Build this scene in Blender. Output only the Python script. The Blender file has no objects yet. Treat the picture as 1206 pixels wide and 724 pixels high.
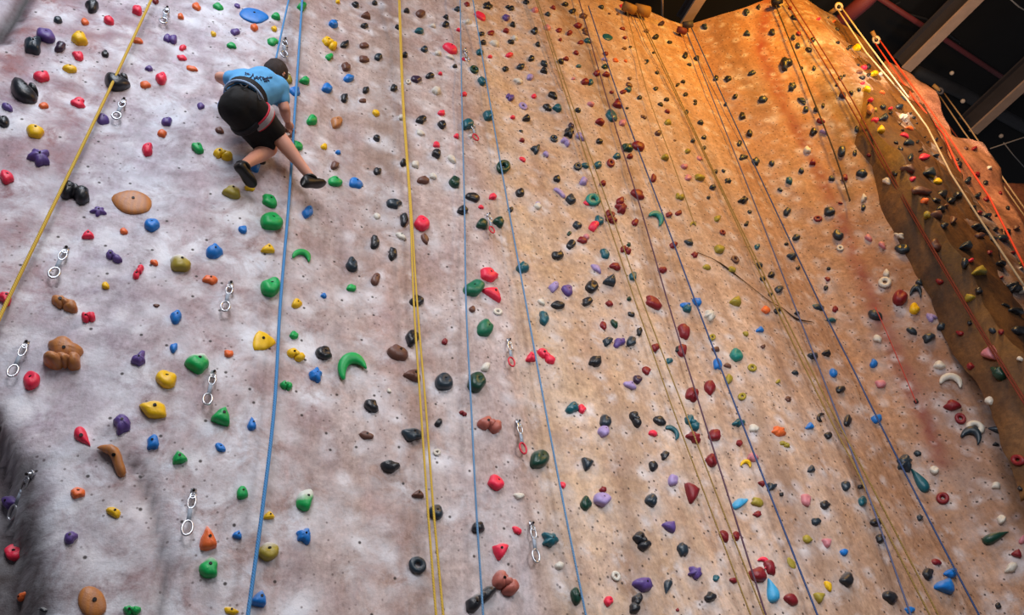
import bpy, bmesh, math, random
import numpy as np
from mathutils import Vector, Matrix, noise
from mathutils.bvhtree import BVHTree
random.seed(7)
S = bpy.context.scene
COL = S.collection
# ------------------------------------------------------------------ camera
IW, IH, F = 1206, 724, 850.0
VPX, VPY = 425.0, -720.0
zc = Vector(((VPX-603)/F, -(VPY-362)/F, 1.0)).normalized()      # world up in (right, up, forward)
yc = (Vector((0, 0, 1)) - zc*zc.z).normalized()
xc = -yc.cross(zc)
CAM = Vector((0, 0, 1.6))
def c2w(c): return Vector((xc.dot(c), yc.dot(c), zc.dot(c)))
def ray(px, py): return c2w(Vector(((px-603)/F, -(py-362)/F, 1.0)))
RIGHT, UP, FWD = c2w(Vector((1, 0, 0))), c2w(Vector((0, 1, 0))), c2w(Vector((0, 0, 1)))
def proj(P):
    d = P-CAM; k = d.dot(FWD)
    return 603+F*d.dot(RIGHT)/k, 362-F*d.dot(UP)/k, k
cam = bpy.data.cameras.new('camera'); cam.sensor_width = 36; cam.sensor_fit = 'HORIZONTAL'
cam.lens = 36*F/IW; cam.clip_start = .05; cam.clip_end = 200
camo = bpy.data.objects.new('camera', cam); COL.objects.link(camo)
M = Matrix.Identity(4)
for i, v in enumerate((RIGHT, UP, -FWD)):
    M[0][i], M[1][i], M[2][i] = v
M.translation = CAM
camo.matrix_world = M
S.camera = camo
# ------------------------------------------------------------------ helpers
def lin(c):
    return tuple(((v/255)/12.92 if v/255 <= .04045 else ((v/255+.055)/1.055)**2.4) for v in c)
def mesh(name, verts, faces, mat=None, smooth=True):
    me = bpy.data.meshes.new(name); me.from_pydata([tuple(v) for v in verts], [], faces); me.update()
    if mat: me.materials.append(mat)
    if smooth: me.polygons.foreach_set('use_smooth', [True]*len(me.polygons))
    return me
def obj(name, me, parent=None, loc=None):
    o = bpy.data.objects.new(name, me); COL.objects.link(o)
    if parent: o.parent = parent
    if loc is not None: o.location = loc
    return o
def tag(o, label, cat, group=None):
    o['label'] = label; o['category'] = cat
    if group: o['group'] = group
    return o
def empty(name, loc, label, cat, group=None):
    o = obj(name, None, None, loc); o.empty_display_size = .1
    return tag(o, label, cat, group)
def struct(o): o['kind'] = 'structure'; return o
def frame_of(d):
    d = d.normalized(); a = Vector((0, 0, 1)) if abs(d.z) < .9 else Vector((1, 0, 0))
    u = d.cross(a).normalized(); return u, d.cross(u).normalized()
def tube(pts, r, seg=8, cap=True):
    """verts, faces of a tube along pts; r may be a list"""
    pts = [Vector(p) for p in pts]; n = len(pts); V = []; Fc = []
    rs = r if isinstance(r, (list, tuple)) else [r]*n
    u = None
    for i in range(n):
        d = pts[min(i+1, n-1)]-pts[max(i-1, 0)]
        d.normalize()
        if u is None: u, v = frame_of(d)
        else:
            u = (u-d*u.dot(d)).normalized(); v = d.cross(u)
        for k in range(seg):
            a = 2*math.pi*k/seg
            V.append(pts[i]+(u*math.cos(a)+v*math.sin(a))*rs[i])
    for i in range(n-1):
        for k in range(seg):
            Fc.append((i*seg+k, i*seg+(k+1) % seg, (i+1)*seg+(k+1) % seg, (i+1)*seg+k))
    if cap:
        Fc.append(tuple(range(seg))[::-1]); Fc.append(tuple((n-1)*seg+k for k in range(seg)))
    return V, Fc
class MB:
    def __init__(s): s.V = []; s.F = []
    def add(s, vf):
        o = len(s.V); s.V += list(vf[0]); s.F += [tuple(i+o for i in f) for f in vf[1]]; return s
    def box(s, c, ax, ay, az):
        c = Vector(c); o = len(s.V)
        for i in (-1, 1):
            for j in (-1, 1):
                for k in (-1, 1): s.V.append(c+ax*i+ay*j+az*k)
        s.F += [tuple(o+q for q in f) for f in ((0, 1, 3, 2), (4, 6, 7, 5), (0, 4, 5, 1), (2, 3, 7, 6), (0, 2, 6, 4), (1, 5, 7, 3))]
        return s
    def torus(s, c, ax, ay, r, seg=20, rs=8):
        """closed loop: centre, two half axes, tube radius"""
        c = Vector(c); P = [c+ax*math.cos(2*math.pi*i/seg)+ay*math.sin(2*math.pi*i/seg) for i in range(seg)]
        nrm = ax.cross(ay).normalized(); o = len(s.V)
        for i in range(seg):
            out = (P[i]-c).normalized()
            for k in range(rs):
                a = 2*math.pi*k/rs; s.V.append(P[i]+(out*math.cos(a)+nrm*math.sin(a))*r)
        for i in range(seg):
            for k in range(rs):
                s.F.append((o+i*rs+k, o+i*rs+(k+1) % rs, o+((i+1) % seg)*rs+(k+1) % rs, o+((i+1) % seg)*rs+k))
        return s
    def make(s, name, mat, parent=None, loc=None, smooth=True):
        V = [v-Vector(loc) for v in s.V] if loc is not None else s.V
        return obj(name, mesh(name, V, s.F, mat, smooth), parent, None if parent else loc)
# ------------------------------------------------------------------ materials
def newmat(name):
    m = bpy.data.materials.new(name); m.use_nodes = True
    nt = m.node_tree; b = nt.nodes['Principled BSDF']; return m, nt, b
def N(nt, t, **kw):
    n = nt.nodes.new(t)
    for k, v in kw.items():
        if k in n.inputs: n.inputs[k].default_value = v
        else: setattr(n, k, v)
    return n
def mix(nt, fac, a, b, mode='MIX'):
    n = nt.nodes.new('ShaderNodeMix'); n.data_type = 'RGBA'; n.blend_type = mode
    for sock, v in ((n.inputs[0], fac), (n.inputs[6], a), (n.inputs[7], b)):
        if hasattr(v, 'links'): nt.links.new(v, sock)
        elif isinstance(v, (tuple, list)): sock.default_value = (*v[:3], 1)
        else: sock.default_value = v
    return n.outputs[2]
def math_(nt, op, a, b=None, clamp=False):
    n = nt.nodes.new('ShaderNodeMath'); n.operation = op; n.use_clamp = clamp
    for i, v in enumerate((a, b)):
        if v is None: continue
        if hasattr(v, 'links'): nt.links.new(v, n.inputs[i])
        else: n.inputs[i].default_value = v
    return n.outputs[0]
def ramp(nt, fac, stops):
    n = nt.nodes.new('ShaderNodeValToRGB'); nt.links.new(fac, n.inputs[0]); e = n.color_ramp.elements
    while len(e) < len(stops): e.new(.5)
    for el, (p, c) in zip(e, stops):
        el.position = p; el.color = (*c, 1) if len(c) == 3 else c
    return n.outputs[0]
def simple(name, rgb, rough=.6, metal=0, var=.18, scale=9, bump=0.0, spec=.4):
    m, nt, b = newmat(name); L = nt.links
    tc = N(nt, 'ShaderNodeTexCoord'); nz = N(nt, 'ShaderNodeTexNoise', Scale=scale, Detail=4.0)
    L.new(tc.outputs['Object'], nz.inputs['Vector'])
    c = lin(rgb)
    col = mix(nt, nz.outputs[0], tuple(v*(1-var) for v in c), tuple(min(1, v*(1+var)) for v in c))
    L.new(col, b.inputs['Base Color']); b.inputs['Roughness'].default_value = rough; b.inputs['Metallic'].default_value = metal
    b.inputs['Specular IOR Level'].default_value = spec
    if bump:
        n2 = N(nt, 'ShaderNodeTexNoise', Scale=scale*9, Detail=3.0); L.new(tc.outputs['Object'], n2.inputs['Vector'])
        bp = N(nt, 'ShaderNodeBump', Strength=bump, Distance=.01); L.new(n2.outputs[0], bp.inputs['Height']); L.new(bp.outputs[0], b.inputs['Normal'])
    return m
HOLD_RGB = dict(k=(34, 37, 44), d=(40, 54, 66), e=(18, 62, 50), E=(14, 108, 78), t=(26, 92, 106), T=(24, 132, 122), g=(8, 164, 82), b=(20, 118, 205),
                B=(60, 160, 210), u=(92, 70, 140), l=(160, 142, 195), v=(58, 42, 66), r=(234, 44, 78), m=(128, 24, 36), p=(205, 130, 140),
                o=(228, 108, 52), O=(184, 120, 62), n=(104, 68, 58), q=(176, 98, 86), y=(240, 190, 18), a=(160, 144, 52), w=(210, 206, 196))
def hold_mat(key, chalk):
    m, nt, b = newmat('hold_resin'); L = nt.links
    tc = N(nt, 'ShaderNodeTexCoord'); geo = N(nt, 'ShaderNodeNewGeometry')
    nz = N(nt, 'ShaderNodeTexNoise', Scale=26.0, Detail=4.0); L.new(geo.outputs['Position'], nz.inputs['Vector'])
    c = lin(HOLD_RGB[key]); var = .3 if key in 'kdev' else .22
    col = mix(nt, nz.outputs[0], tuple(v*(1-var) for v in c), tuple(min(1, v*(1+var)) for v in c))
    sep = N(nt, 'ShaderNodeSeparateXYZ'); L.new(geo.outputs['Normal'], sep.inputs[0])
    n2 = N(nt, 'ShaderNodeTexNoise', Scale=9.0, Detail=3.0); L.new(geo.outputs['Position'], n2.inputs['Vector'])
    # chalk dust settles on the up-facing side
    f = math_(nt, 'MULTIPLY_ADD', sep.outputs[2], 1.3)
    nt.nodes[-1].inputs[2].default_value = -.55 if chalk < 1 else -.05
    f = math_(nt, 'ADD', f, math_(nt, 'SUBTRACT', n2.outputs[0], .5), True)
    f = math_(nt, 'MULTIPLY', f, chalk, True)
    if chalk == 1:                                                     # well-used holds: white over the upper part of the face
        sg_ = N(nt, 'ShaderNodeSeparateXYZ'); L.new(tc.outputs['Generated'], sg_.inputs[0])
        f = math_(nt, 'ADD', sg_.outputs[1], math_(nt, 'MULTIPLY', math_(nt, 'SUBTRACT', n2.outputs[0], .5), .9))
        f = ramp(nt, f, [(.5, (0, 0, 0)), (.82, (.85, .85, .85))])
    col = mix(nt, f, col, lin((222, 222, 222)))
    if key == 'O':                                                     # layered wood-like resin
        wv = N(nt, 'ShaderNodeTexWave', Scale=10.0, Distortion=5.0, Detail=3.0); L.new(geo.outputs['Position'], wv.inputs['Vector'])
        col = mix(nt, math_(nt, 'MULTIPLY', wv.outputs[1], .5), col, lin((160, 112, 88)))
    L.new(col, b.inputs['Base Color'])
    b.inputs['Roughness'].default_value = .34 if key in 'kdevt' else .45
    b.inputs['Specular IOR Level'].default_value = .5
    n3 = N(nt, 'ShaderNodeTexNoise', Scale=130.0, Detail=2.0); L.new(geo.outputs['Position'], n3.inputs['Vector'])
    bp = N(nt, 'ShaderNodeBump', Strength=.25, Distance=.006); L.new(n3.outputs[0], bp.inputs['Height']); L.new(bp.outputs[0], b.inputs['Normal'])
    return m
_hm = {}
def HM(key, chalk):
    k = (key, chalk)
    if k not in _hm: _hm[k] = hold_mat(key, chalk)
    return _hm[k]
BOLT = simple('bolt_steel', (26, 22, 24), .5, .4)
STEEL = simple('brushed_steel', (196, 200, 208), .3, .85, .1, 30)
SLING = simple('sling_webbing', (150, 162, 178), .8, 0, .35, 60)
SLING_R = simple('red_anodised', (205, 60, 80), .4, .3, .2, 40)
# ------------------------------------------------------------------ wall plan (s = run along the wall, z = height)
AZ = math.radians
dA = Vector((math.sin(AZ(58.3)), math.cos(AZ(58.3)), 0)); nA = Vector((math.cos(AZ(58.3)), -math.sin(AZ(58.3)), 0))
DA = 3.96
def on_vplane(px, py, P0, az):
    n = Vector((math.cos(az), -math.sin(az), 0)); d = ray(px, py); return CAM+d*((P0-CAM).dot(n)/d.dot(n))
P0 = CAM-nA*DA; P0.z = 0
seam = on_vplane(805, 30, P0, AZ(58.3)); TOP = seam.z
ret = on_vplane(928, -3, seam, AZ(97))
cor = on_vplane(984, 22, ret, AZ(63.8))
cor.z = ret.z = seam.z = 0
start = on_vplane(0, 0, P0, AZ(58.3)); start.z = 0
start = start-dA*1.6
endB = cor+Vector((math.sin(AZ(63.8)), math.cos(AZ(63.8)), 0))*.15
def run(a, b, n, t0=0, t1=1): return [a.lerp(b, t0+(t1-t0)*i/n) for i in range(n+1)]
def near(a, b, d): return d/(b-a).length
plan = [start]+run(start, seam, 14, .02, 1-near(start, seam, .14))+[seam.copy()]+run(seam, ret, 5, near(seam, ret, .14), 1-near(seam, ret, .2))+[ret.copy()]+run(ret, endB, 5, near(ret, endB, .2), 1)
for _ in range(1):
    plan = [plan[0]]+[(plan[i-1]*.25+plan[i]*.5+plan[i+1]*.25) for i in range(1, len(plan)-1)]+[plan[-1]]
cum = [0]
for a, b in zip(plan, plan[1:]): cum.append(cum[-1]+(b-a).length)
SLEN = cum[-1]
STEP = .04
ns, nz_ = int(SLEN/STEP), int(TOP/STEP)
svals = np.linspace(0, SLEN, ns+1); zvals = np.linspace(0, TOP, nz_+1)
px_ = np.interp(svals, cum, [p.x for p in plan]); py_ = np.interp(svals, cum, [p.y for p in plan])
tx = np.gradient(px_, svals); ty = np.gradient(py_, svals); tl = np.hypot(tx, ty); nx, ny = ty/tl, -tx/tl
def nearest_s(P):
    d = (px_-P.x)**2+(py_-P.y)**2; return float(svals[int(d.argmin())])
rng = np.random.default_rng(3)
def vnoise(U, V, seed):
    """smooth value noise on arrays"""
    r = np.random.default_rng(seed).random((64, 64)); iu = np.floor(U).astype(int); iv = np.floor(V).astype(int)
    fu = U-iu; fv = V-iv; fu = fu*fu*(3-2*fu); fv = fv*fv*(3-2*fv)
    g = lambda a, b: r[a % 64, b % 64]
    return (g(iu, iv)*(1-fu)+g(iu+1, iv)*fu)*(1-fv)+(g(iu, iv+1)*(1-fu)+g(iu+1, iv+1)*fu)*fv-.5
SS, ZZ = np.meshgrid(svals, zvals, indexing='ij')
disp = .13*vnoise(SS*.85+.4*vnoise(SS*.6, ZZ*.25, 9), ZZ*.1, 1)+.06*vnoise(SS*1.9, ZZ*.22, 2)+.035*vnoise(SS*2.4, ZZ*2.0, 4)+.014*vnoise(SS*6, ZZ*6, 5)
def build_front():
    X = px_[:, None]+nx[:, None]*disp; Y = py_[:, None]+ny[:, None]*disp
    V = np.stack([X, Y, ZZ], -1).reshape(-1, 3); m = nz_+1
    I = (np.arange(ns)[:, None]*m+np.arange(nz_)[None]).reshape(-1)
    Fc = np.stack([I, I+m, I+m+1, I+1], -1); return V, Fc
V0, F0 = build_front()
BV0 = BVHTree.FromPolygons([tuple(v) for v in V0], [tuple(f) for f in F0.tolist()])
def hit0(px, py):
    r = BV0.ray_cast(CAM, ray(px, py).normalized()); return r[0]
def sz(px, py):
    P = hit0(px, py)
    if P is None: P = on_vplane(px, py, P0, AZ(58.3))
    return nearest_s(P), P.z
def polydist(pts):
    """distance of every wall vertex to a polyline given by pixels"""
    q = [sz(*p) for p in pts]; D = np.full(SS.shape, 1e9)
    for (a, b), (c, d) in zip(q, q[1:]):
        l = (c-a)**2+(d-b)**2+1e-9; t = np.clip(((SS-a)*(c-a)+(ZZ-b)*(d-b))/l, 0, 1)
        D = np.minimum(D, np.hypot(SS-a-t*(c-a), ZZ-b-t*(d-b)))
    return D
def band(pts, w, soft=1.0): return np.exp(-(polydist(pts)/w)**2)
crack_and_shade = np.zeros(SS.shape); red = np.zeros(SS.shape); dark = np.zeros(SS.shape); chalk = np.zeros(SS.shape)
for pts, w, dep, k in (
        ([(31, -6), (15, 16), (-6, 46)], .055, .05, 1.0), ([(20, 10), (28, 20)], .03, .02, .8), ([(0, 38), (10, 48)], .03, .02, .8),
        ([(160, 545), (177, 590), (192, 640), (198, 680), (186, 726)], .032, .035, .6),
        ([(130, 508), (142, 530), (160, 552)], .025, .015, .4),
        ([(20, 548), (60, 543), (110, 540), (165, 552)], .025, .015, .3),
        ([(28, 552), (38, 620), (42, 670), (46, 730)], .05, .05, .7),
        ([(60, 395), (110, 375), (165, 310)], .02, .01, .2), ([(100, 540), (112, 520), (132, 500)], .02, .01, .2)):
    bnd = band(pts, w); disp -= dep*bnd; crack_and_shade = np.maximum(crack_and_shade, k*bnd)
for pts, w, k in (
        ([(866, 4), (895, 60), (923, 120), (950, 175), (982, 240), (1006, 303), (1031, 360), (1079, 473), (1110, 540)], .1, 1.0),
        ([(62, -5), (30, 40), (-6, 95)], .2, .95), ([(124, 30), (95, 110), (66, 150), (25, 260), (0, 330)], .26, .75),
        ([(300, 0), (280, 120), (250, 330), (205, 520), (180, 724)], .35, .18), ([(455, 330), (460, 500), (450, 724)], .2, .22),
        ([(805, 40), (850, 120), (880, 200)], .3, .25), ([(1020, 300), (1060, 380), (1120, 520)], .25, .2)):
    red = np.maximum(red, k*band(pts, w))
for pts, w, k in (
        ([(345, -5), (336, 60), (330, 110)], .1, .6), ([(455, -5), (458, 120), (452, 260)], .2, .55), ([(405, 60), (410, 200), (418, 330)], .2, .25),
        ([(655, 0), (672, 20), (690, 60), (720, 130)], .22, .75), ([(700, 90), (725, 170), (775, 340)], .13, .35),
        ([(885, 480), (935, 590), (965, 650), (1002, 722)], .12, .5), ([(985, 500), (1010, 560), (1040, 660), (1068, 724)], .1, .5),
        ([(840, 20), (862, 70), (900, 130)], .22, .55), ([(966, 118), (985, 160), (1000, 235)], .1, .8), ([(1080, 330), (1130, 470), (1160, 600)], .35, .45),  # middle run: shade of a groove painted dark
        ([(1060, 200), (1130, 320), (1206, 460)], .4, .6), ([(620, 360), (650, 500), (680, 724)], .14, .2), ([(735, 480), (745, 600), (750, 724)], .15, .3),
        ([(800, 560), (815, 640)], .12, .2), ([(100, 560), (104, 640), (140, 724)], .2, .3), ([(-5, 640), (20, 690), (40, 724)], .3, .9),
        ([(2, 482), (16, 520), (26, 560), (34, 620), (44, 680), (50, 730)], .05, .8)):  # this run and the one before: recess shade painted dark
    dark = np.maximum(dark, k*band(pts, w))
# recess at the lower left: the render steps back along a slanting edge, its shade painted dark
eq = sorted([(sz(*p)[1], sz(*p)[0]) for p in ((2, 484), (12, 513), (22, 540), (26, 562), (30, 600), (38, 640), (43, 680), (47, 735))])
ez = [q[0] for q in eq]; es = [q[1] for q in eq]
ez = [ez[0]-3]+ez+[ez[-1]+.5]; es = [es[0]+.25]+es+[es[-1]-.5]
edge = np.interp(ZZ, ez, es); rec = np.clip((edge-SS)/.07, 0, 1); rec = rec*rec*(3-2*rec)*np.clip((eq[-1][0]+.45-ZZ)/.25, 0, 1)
disp -= .22*rec+.05*rec*vnoise(SS*7, ZZ*3, 12); crack_and_shade = np.maximum(crack_and_shade, rec*(.62+.35*vnoise(SS*9, ZZ*1.3, 13)))
V1, F1 = build_front()
# hold data: tile origin, then "x y w h colour [angle] [shape]" in 6.03x tile pixels
TILES = {
(0,0):"655 38 90 75 k;412 136 62 45 d;603 150 58 40 o;325 237 130 80 u 20 j;567 265 108 95 y;235 318 105 120 d 20 x;427 325 72 65 v;557 390 78 55 r;495 482 98 55 y;298 535 98 72 r;172 640 210 120 k 38 h;748 377 56 38 k;835 575 175 100 k 20 h;775 140 72 65 r;975 65 70 75 r;1105 8 40 35 m;980 285 68 38 o;1190 268 55 45 u;1058 482 48 38 u;1147 548 78 78 r;1030 598 70 42 o;555 712 75 40 r;877 720 30 15 k",
(200,0):"190 42 65 42 o;345 45 65 40 g;480 38 45 25 u;597 100 195 85 b 12 p;755 112 60 52 g;940 42 60 58 g;1195 10 30 30 y;78 113 45 40 o;465 222 58 42 u;600 190 52 55 o;742 200 40 38 y;310 237 38 38 y;25 275 60 55 u;90 337 45 35 r;88 407 62 35 r;155 482 72 32 o;440 320 62 40 g;730 293 75 42 g;1165 165 62 68 b;1140 305 105 62 y 28 c;1135 398 50 40 g;838 545 95 55 a 50;960 567 62 62 g;890 645 80 50 b;1122 620 72 60 b 25",
(400,0):"115 28 48 42 k;250 18 38 38 k;190 108 65 52 n 15 t;178 180 45 45 k;410 188 32 38 k;478 73 38 42 k;575 92 62 48 n;567 215 58 48 t;757 118 38 38 k;755 168 45 60 k;838 62 40 42 d;905 28 38 26 m 35;1053 38 36 62 k -70 x;1195 47 30 30 k;1003 110 92 36 r 36;1185 120 50 45 u;38 312 65 42 k -25;175 318 60 40 n 5 j;175 415 68 42 n;48 468 62 55 n;65 552 60 55 b;275 400 52 42 d;188 635 45 50 k;35 692 50 60 k;385 620 45 58 k;462 385 42 45 k;605 347 45 50 d;545 558 68 42 v 22;640 535 48 45 k;788 340 95 55 r 35;845 210 30 30 r;820 467 30 30 k;715 520 28 28 r;885 667 38 32 r;700 375 45 38 w;788 402 52 28 w 25;690 640 60 50 w 35;915 152 45 35 w;488 578 35 38 w 15 R;663 180 35 30 w;1008 237 38 35 k;1020 298 42 42 k;997 367 48 45 t;1075 232 48 32 m;1070 400 28 28 r;958 490 62 55 e 35 R;1015 570 62 55 t 30;1183 215 40 48 m;1180 485 42 38 k;1205 293 20 38 k;1200 680 30 45 u;1105 305 55 38 w 30;165 712 50 25 n;882 417 28 24 r",
(600,0):"15 55 35 42 k;118 12 40 30 k;312 53 36 38 m;275 97 38 32 d;185 70 40 42 p;398 28 42 38 k;450 75 42 45 k;528 110 52 40 n;652 48 36 38 d;800 40 35 25 r;710 95 20 20 n;772 97 22 20 n;1080 165 42 48 v;25 170 36 45 k;40 265 40 35 w;15 295 40 38 k;180 217 46 52 k;270 193 48 34 p 40;353 213 40 32 m;430 230 40 42 m;490 178 52 50 m;540 208 42 30 n;545 235 40 25 n;203 312 34 42 k;362 280 24 24 m;508 300 42 28 m;560 288 52 38 t;700 258 68 60 t 20 p;805 202 32 26 m;822 265 28 26 m;860 332 20 18 k;818 342 28 20 n;975 218 34 30 n;1042 260 38 40 k;1138 298 30 26 k;0 388 40 36 r;158 412 42 38 k;82 470 48 45 d;248 448 50 42 d;245 498 50 50 k;148 545 45 38 l;475 372 36 36 m;402 415 40 34 m;365 432 42 48 k;493 468 32 28 t;685 378 35 42 m;680 420 45 28 l;683 470 55 32 e;625 518 42 45 m;690 525 48 46 m;755 425 42 24 o;825 432 26 22 o;972 435 28 46 d 80 C;1025 372 22 22 k;1050 513 30 26 k;855 555 28 24 n;853 600 50 24 n 25;845 635 45 38 t;808 650 42 38 m;728 652 28 26 m;925 690 32 40 d;1040 628 34 26 k;1118 703 42 26 k;1195 600 25 25 k;540 575 50 55 m;575 580 42 48 t;455 557 24 24 p;175 680 34 30 r;310 672 65 42 k 20;65 572 60 36 w 25;12 690 45 50 u;775 712 40 25 m",
(800,0):"180 187 36 36 d 0 x;475 83 42 36 d;563 48 26 30 k 0 x;480 235 46 38 d 0 t;660 225 40 38 k;692 22 40 45 k;788 55 28 28 m;815 122 48 32 k;810 260 28 34 d;847 235 34 25 m;842 320 34 36 d;922 350 46 28 k 30;948 280 32 36 k;990 132 32 26 r;1128 300 28 26 k;755 445 80 65 k 0 x;757 485 25 25 k;515 515 46 32 d -20;262 552 32 38 k;345 557 42 38 k;125 412 40 40 k;45 390 34 62 k;72 455 30 26 d;28 577 30 28 k;45 668 30 38 k;115 715 26 16 k;397 682 32 30 k;595 702 58 40 d;803 612 60 40 d -65 x;870 480 20 20 k;958 483 26 32 d;870 708 60 30 d;1145 550 30 36 k;1172 535 18 18 k;1120 602 22 20 k;1160 672 48 45 v;1120 205 30 26 k;1195 345 25 25 k;1060 122 20 20 k;1100 150 26 30 o",
(1000,0):"8 330 28 36 k;58 335 50 56 y;65 460 24 24 k;108 475 36 36 r;138 468 36 55 k;180 518 48 60 y;225 525 30 45 w;75 510 40 30 n;95 550 36 36 k;140 530 30 40 k;98 588 28 24 r;130 628 48 48 y;72 632 28 28 d;15 655 35 28 k;237 655 32 30 o;155 705 34 30 r;385 697 55 34 d",
(0,120):"52 32 80 50 u;312 22 62 40 o;555 8 90 50 r;20 130 90 70 k 25;248 202 110 80 y 20;732 120 88 58 u;1185 135 65 55 u;1152 220 62 45 o;1048 330 80 75 r;280 388 135 90 u 10 x;48 525 105 75 r 28;535 635 200 130 k 12 c;940 700 265 150 O 12 p",
(200,120):"218 25 52 35 u;355 198 58 42 n;200 322 88 65 g;380 368 125 70 y 12 c;605 455 75 60 b;660 420 40 45 k;445 632 120 85 a;570 608 65 40 y;712 695 115 70 g 25;1015 125 72 65 g;905 305 75 60 g 45;1185 140 62 85 O;1098 315 45 35 y;1197 355 35 35 b;1173 447 55 48 n;1175 560 95 62 g 10;365 15 55 55 b;836 188 56 44 n",
(400,120):"260 73 48 48 y 25 j;265 252 48 50 k;268 488 52 45 k;118 573 98 58 b 22;385 716 95 60 d 15;580 122 62 55 k;730 155 58 62 k;725 75 45 38 r;690 300 50 33 r 20;690 360 65 68 k;832 240 35 38 r;912 150 72 85 t;935 238 32 30 w;1060 90 72 80 t;1165 455 92 92 e 0 R;800 402 72 40 w 35;540 440 55 42 w;575 215 60 32 w 35;665 525 50 40 w;595 550 75 55 n;820 560 75 72 e;950 672 98 52 k 25;1090 668 48 45 r;455 430 45 48 k;440 105 40 40 w",
(600,120):"100 28 64 40 l 35 R;272 35 62 42 k;343 38 60 58 t;487 55 42 38 d;582 12 44 44 p;770 15 65 55 m;837 43 20 18 k;730 93 95 55 t 45;645 138 58 55 m;806 145 40 52 p;122 112 55 52 k 0 t;25 107 32 32 r;90 270 34 36 m;95 405 48 26 r 30;83 205 30 15 d;440 165 40 36 v;425 213 65 55 k 10 x;318 257 52 46 d 30 R;402 280 62 46 l 30 c;510 243 66 38 l 38;642 275 44 40 k;190 332 52 60 d 20 x;262 367 44 34 l 40;840 322 65 55 e 0 x;920 308 86 55 m 35;767 382 50 42 t;858 383 40 48 m;722 430 62 55 m -40 R;630 443 55 50 t;487 455 55 45 d 10 R;538 448 55 34 t;340 540 44 62 k;530 560 55 48 l;665 573 40 48 m;78 638 58 68 k;360 640 98 32 l 40;438 685 65 65 d;598 690 100 75 T 10 R;552 716 50 25 r;790 700 55 48 m;915 650 100 50 m 30;1027 538 55 34 m 75;1108 390 50 58 a;1075 15 38 24 k 25;1123 65 36 30 m;1128 143 46 36 a 25;955 105 42 22 n 20 c;1060 217 44 34 n;1175 272 18 12 n;1197 665 28 40 a;205 718 34 20 l",
(800,120):"115 10 26 24 k;52 70 26 40 d;153 142 40 36 d;177 250 30 38 d;97 273 34 34 d;62 345 38 36 a;177 325 28 38 d;145 398 40 22 p 35;40 455 44 36 p 30;65 535 48 30 p 28;147 533 56 52 a;18 672 40 48 a;257 492 32 45 d;315 487 26 26 d;347 557 36 32 d 0 x;238 602 42 40 d;210 675 26 30 d;460 695 48 52 k 0 x;448 95 42 50 k;330 15 24 24 k;500 218 44 48 k;430 292 36 42 d;455 390 50 30 d 15 x;545 420 52 44 d;658 435 34 34 d;782 555 48 50 t;868 485 34 36 d;715 620 34 26 d;900 50 36 42 d;972 50 34 36 d;880 5 36 20 d;1022 22 24 28 k;1005 133 48 36 m 20;950 210 44 52 k;1028 207 62 36 l 15 t;910 337 48 46 w;948 425 44 42 m 0 t;1153 345 54 64 d;1083 540 36 38 d;1175 535 44 44 m;1145 715 30 18 m",
(1006,120):"18 190 28 45 d;5 360 25 45 d;103 375 26 24 m;55 505 70 50 d;285 505 40 28 k;228 560 52 40 w 0 x;68 680 40 45 w 0 x;110 48 46 62 O;150 52 28 40 a;208 32 36 44 d;260 45 30 36 r;262 75 28 36 k;212 110 60 50 d 0 x;152 125 42 34 r;325 30 50 36 d;350 105 70 48 w 0 c;190 195 56 56 y 0 t;325 155 24 24 k;375 150 24 18 n;425 110 26 22 k;403 78 20 18 k;395 185 70 34 o 20 t;360 235 60 36 r 25;345 200 24 20 k;393 285 60 38 d 20;452 280 36 34 k 0 R;505 245 20 18 k;445 152 20 18 k;525 285 22 26 k;300 285 28 18 k;325 335 38 34 k 0 x;475 340 34 28 k 0 t;405 390 75 40 d 80;500 387 78 32 r 8;585 380 36 38 d;390 470 105 50 n 25 t;540 500 90 70 d 20 t;415 545 38 30 r;480 625 120 46 n 22;625 650 70 60 k;585 695 50 40 k;690 695 55 45 k;740 655 50 60 k;595 560 60 40 y;585 265 30 34 k;620 322 20 20 k;750 440 30 60 k;500 700 50 40 o;857 328 36 36 m;812 553 40 46 d;873 510 42 34 m;935 568 30 26 k;962 465 30 28 w;875 668 40 38 d;890 650 25 22 k;940 685 38 34 m;1040 643 25 22 m;795 325 30 24 n;735 405 20 18 k",
(0,240):"700 50 88 50 u 0 x;1078 138 95 85 b 5 j;880 190 55 45 o;625 218 92 58 r 0 t;808 372 110 66 u 22 c;1097 413 55 40 o;982 480 95 62 r -65 c;750 577 56 50 y;40 662 90 85 r 40;463 705 175 100 O 15 c;1110 720 45 20 n",
(200,240):"728 112 145 115 g 15 j;985 52 70 72 b;520 177 62 48 b;700 317 98 62 y 5 t;318 335 102 88 b;940 370 125 78 g 15 C;75 415 132 105 a;288 535 94 55 o 15;722 578 132 122 g 0 j;905 705 75 50 y;1095 650 36 34 b",
(400,240):"458 105 58 78 k;588 128 105 88 r 12 j;608 243 75 42 n 65;250 270 92 52 k -85;380 350 60 78 k;90 425 82 85 d;258 530 58 82 n;85 593 62 50 g;548 682 88 68 k;875 38 70 65 k;1005 20 35 26 r;1018 138 75 68 e;1133 122 75 75 e;960 588 130 105 E -40 j;1065 495 118 82 r 18;1092 632 148 70 r 32 t;435 225 80 42 w 28;265 85 50 32 w 20",
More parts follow.
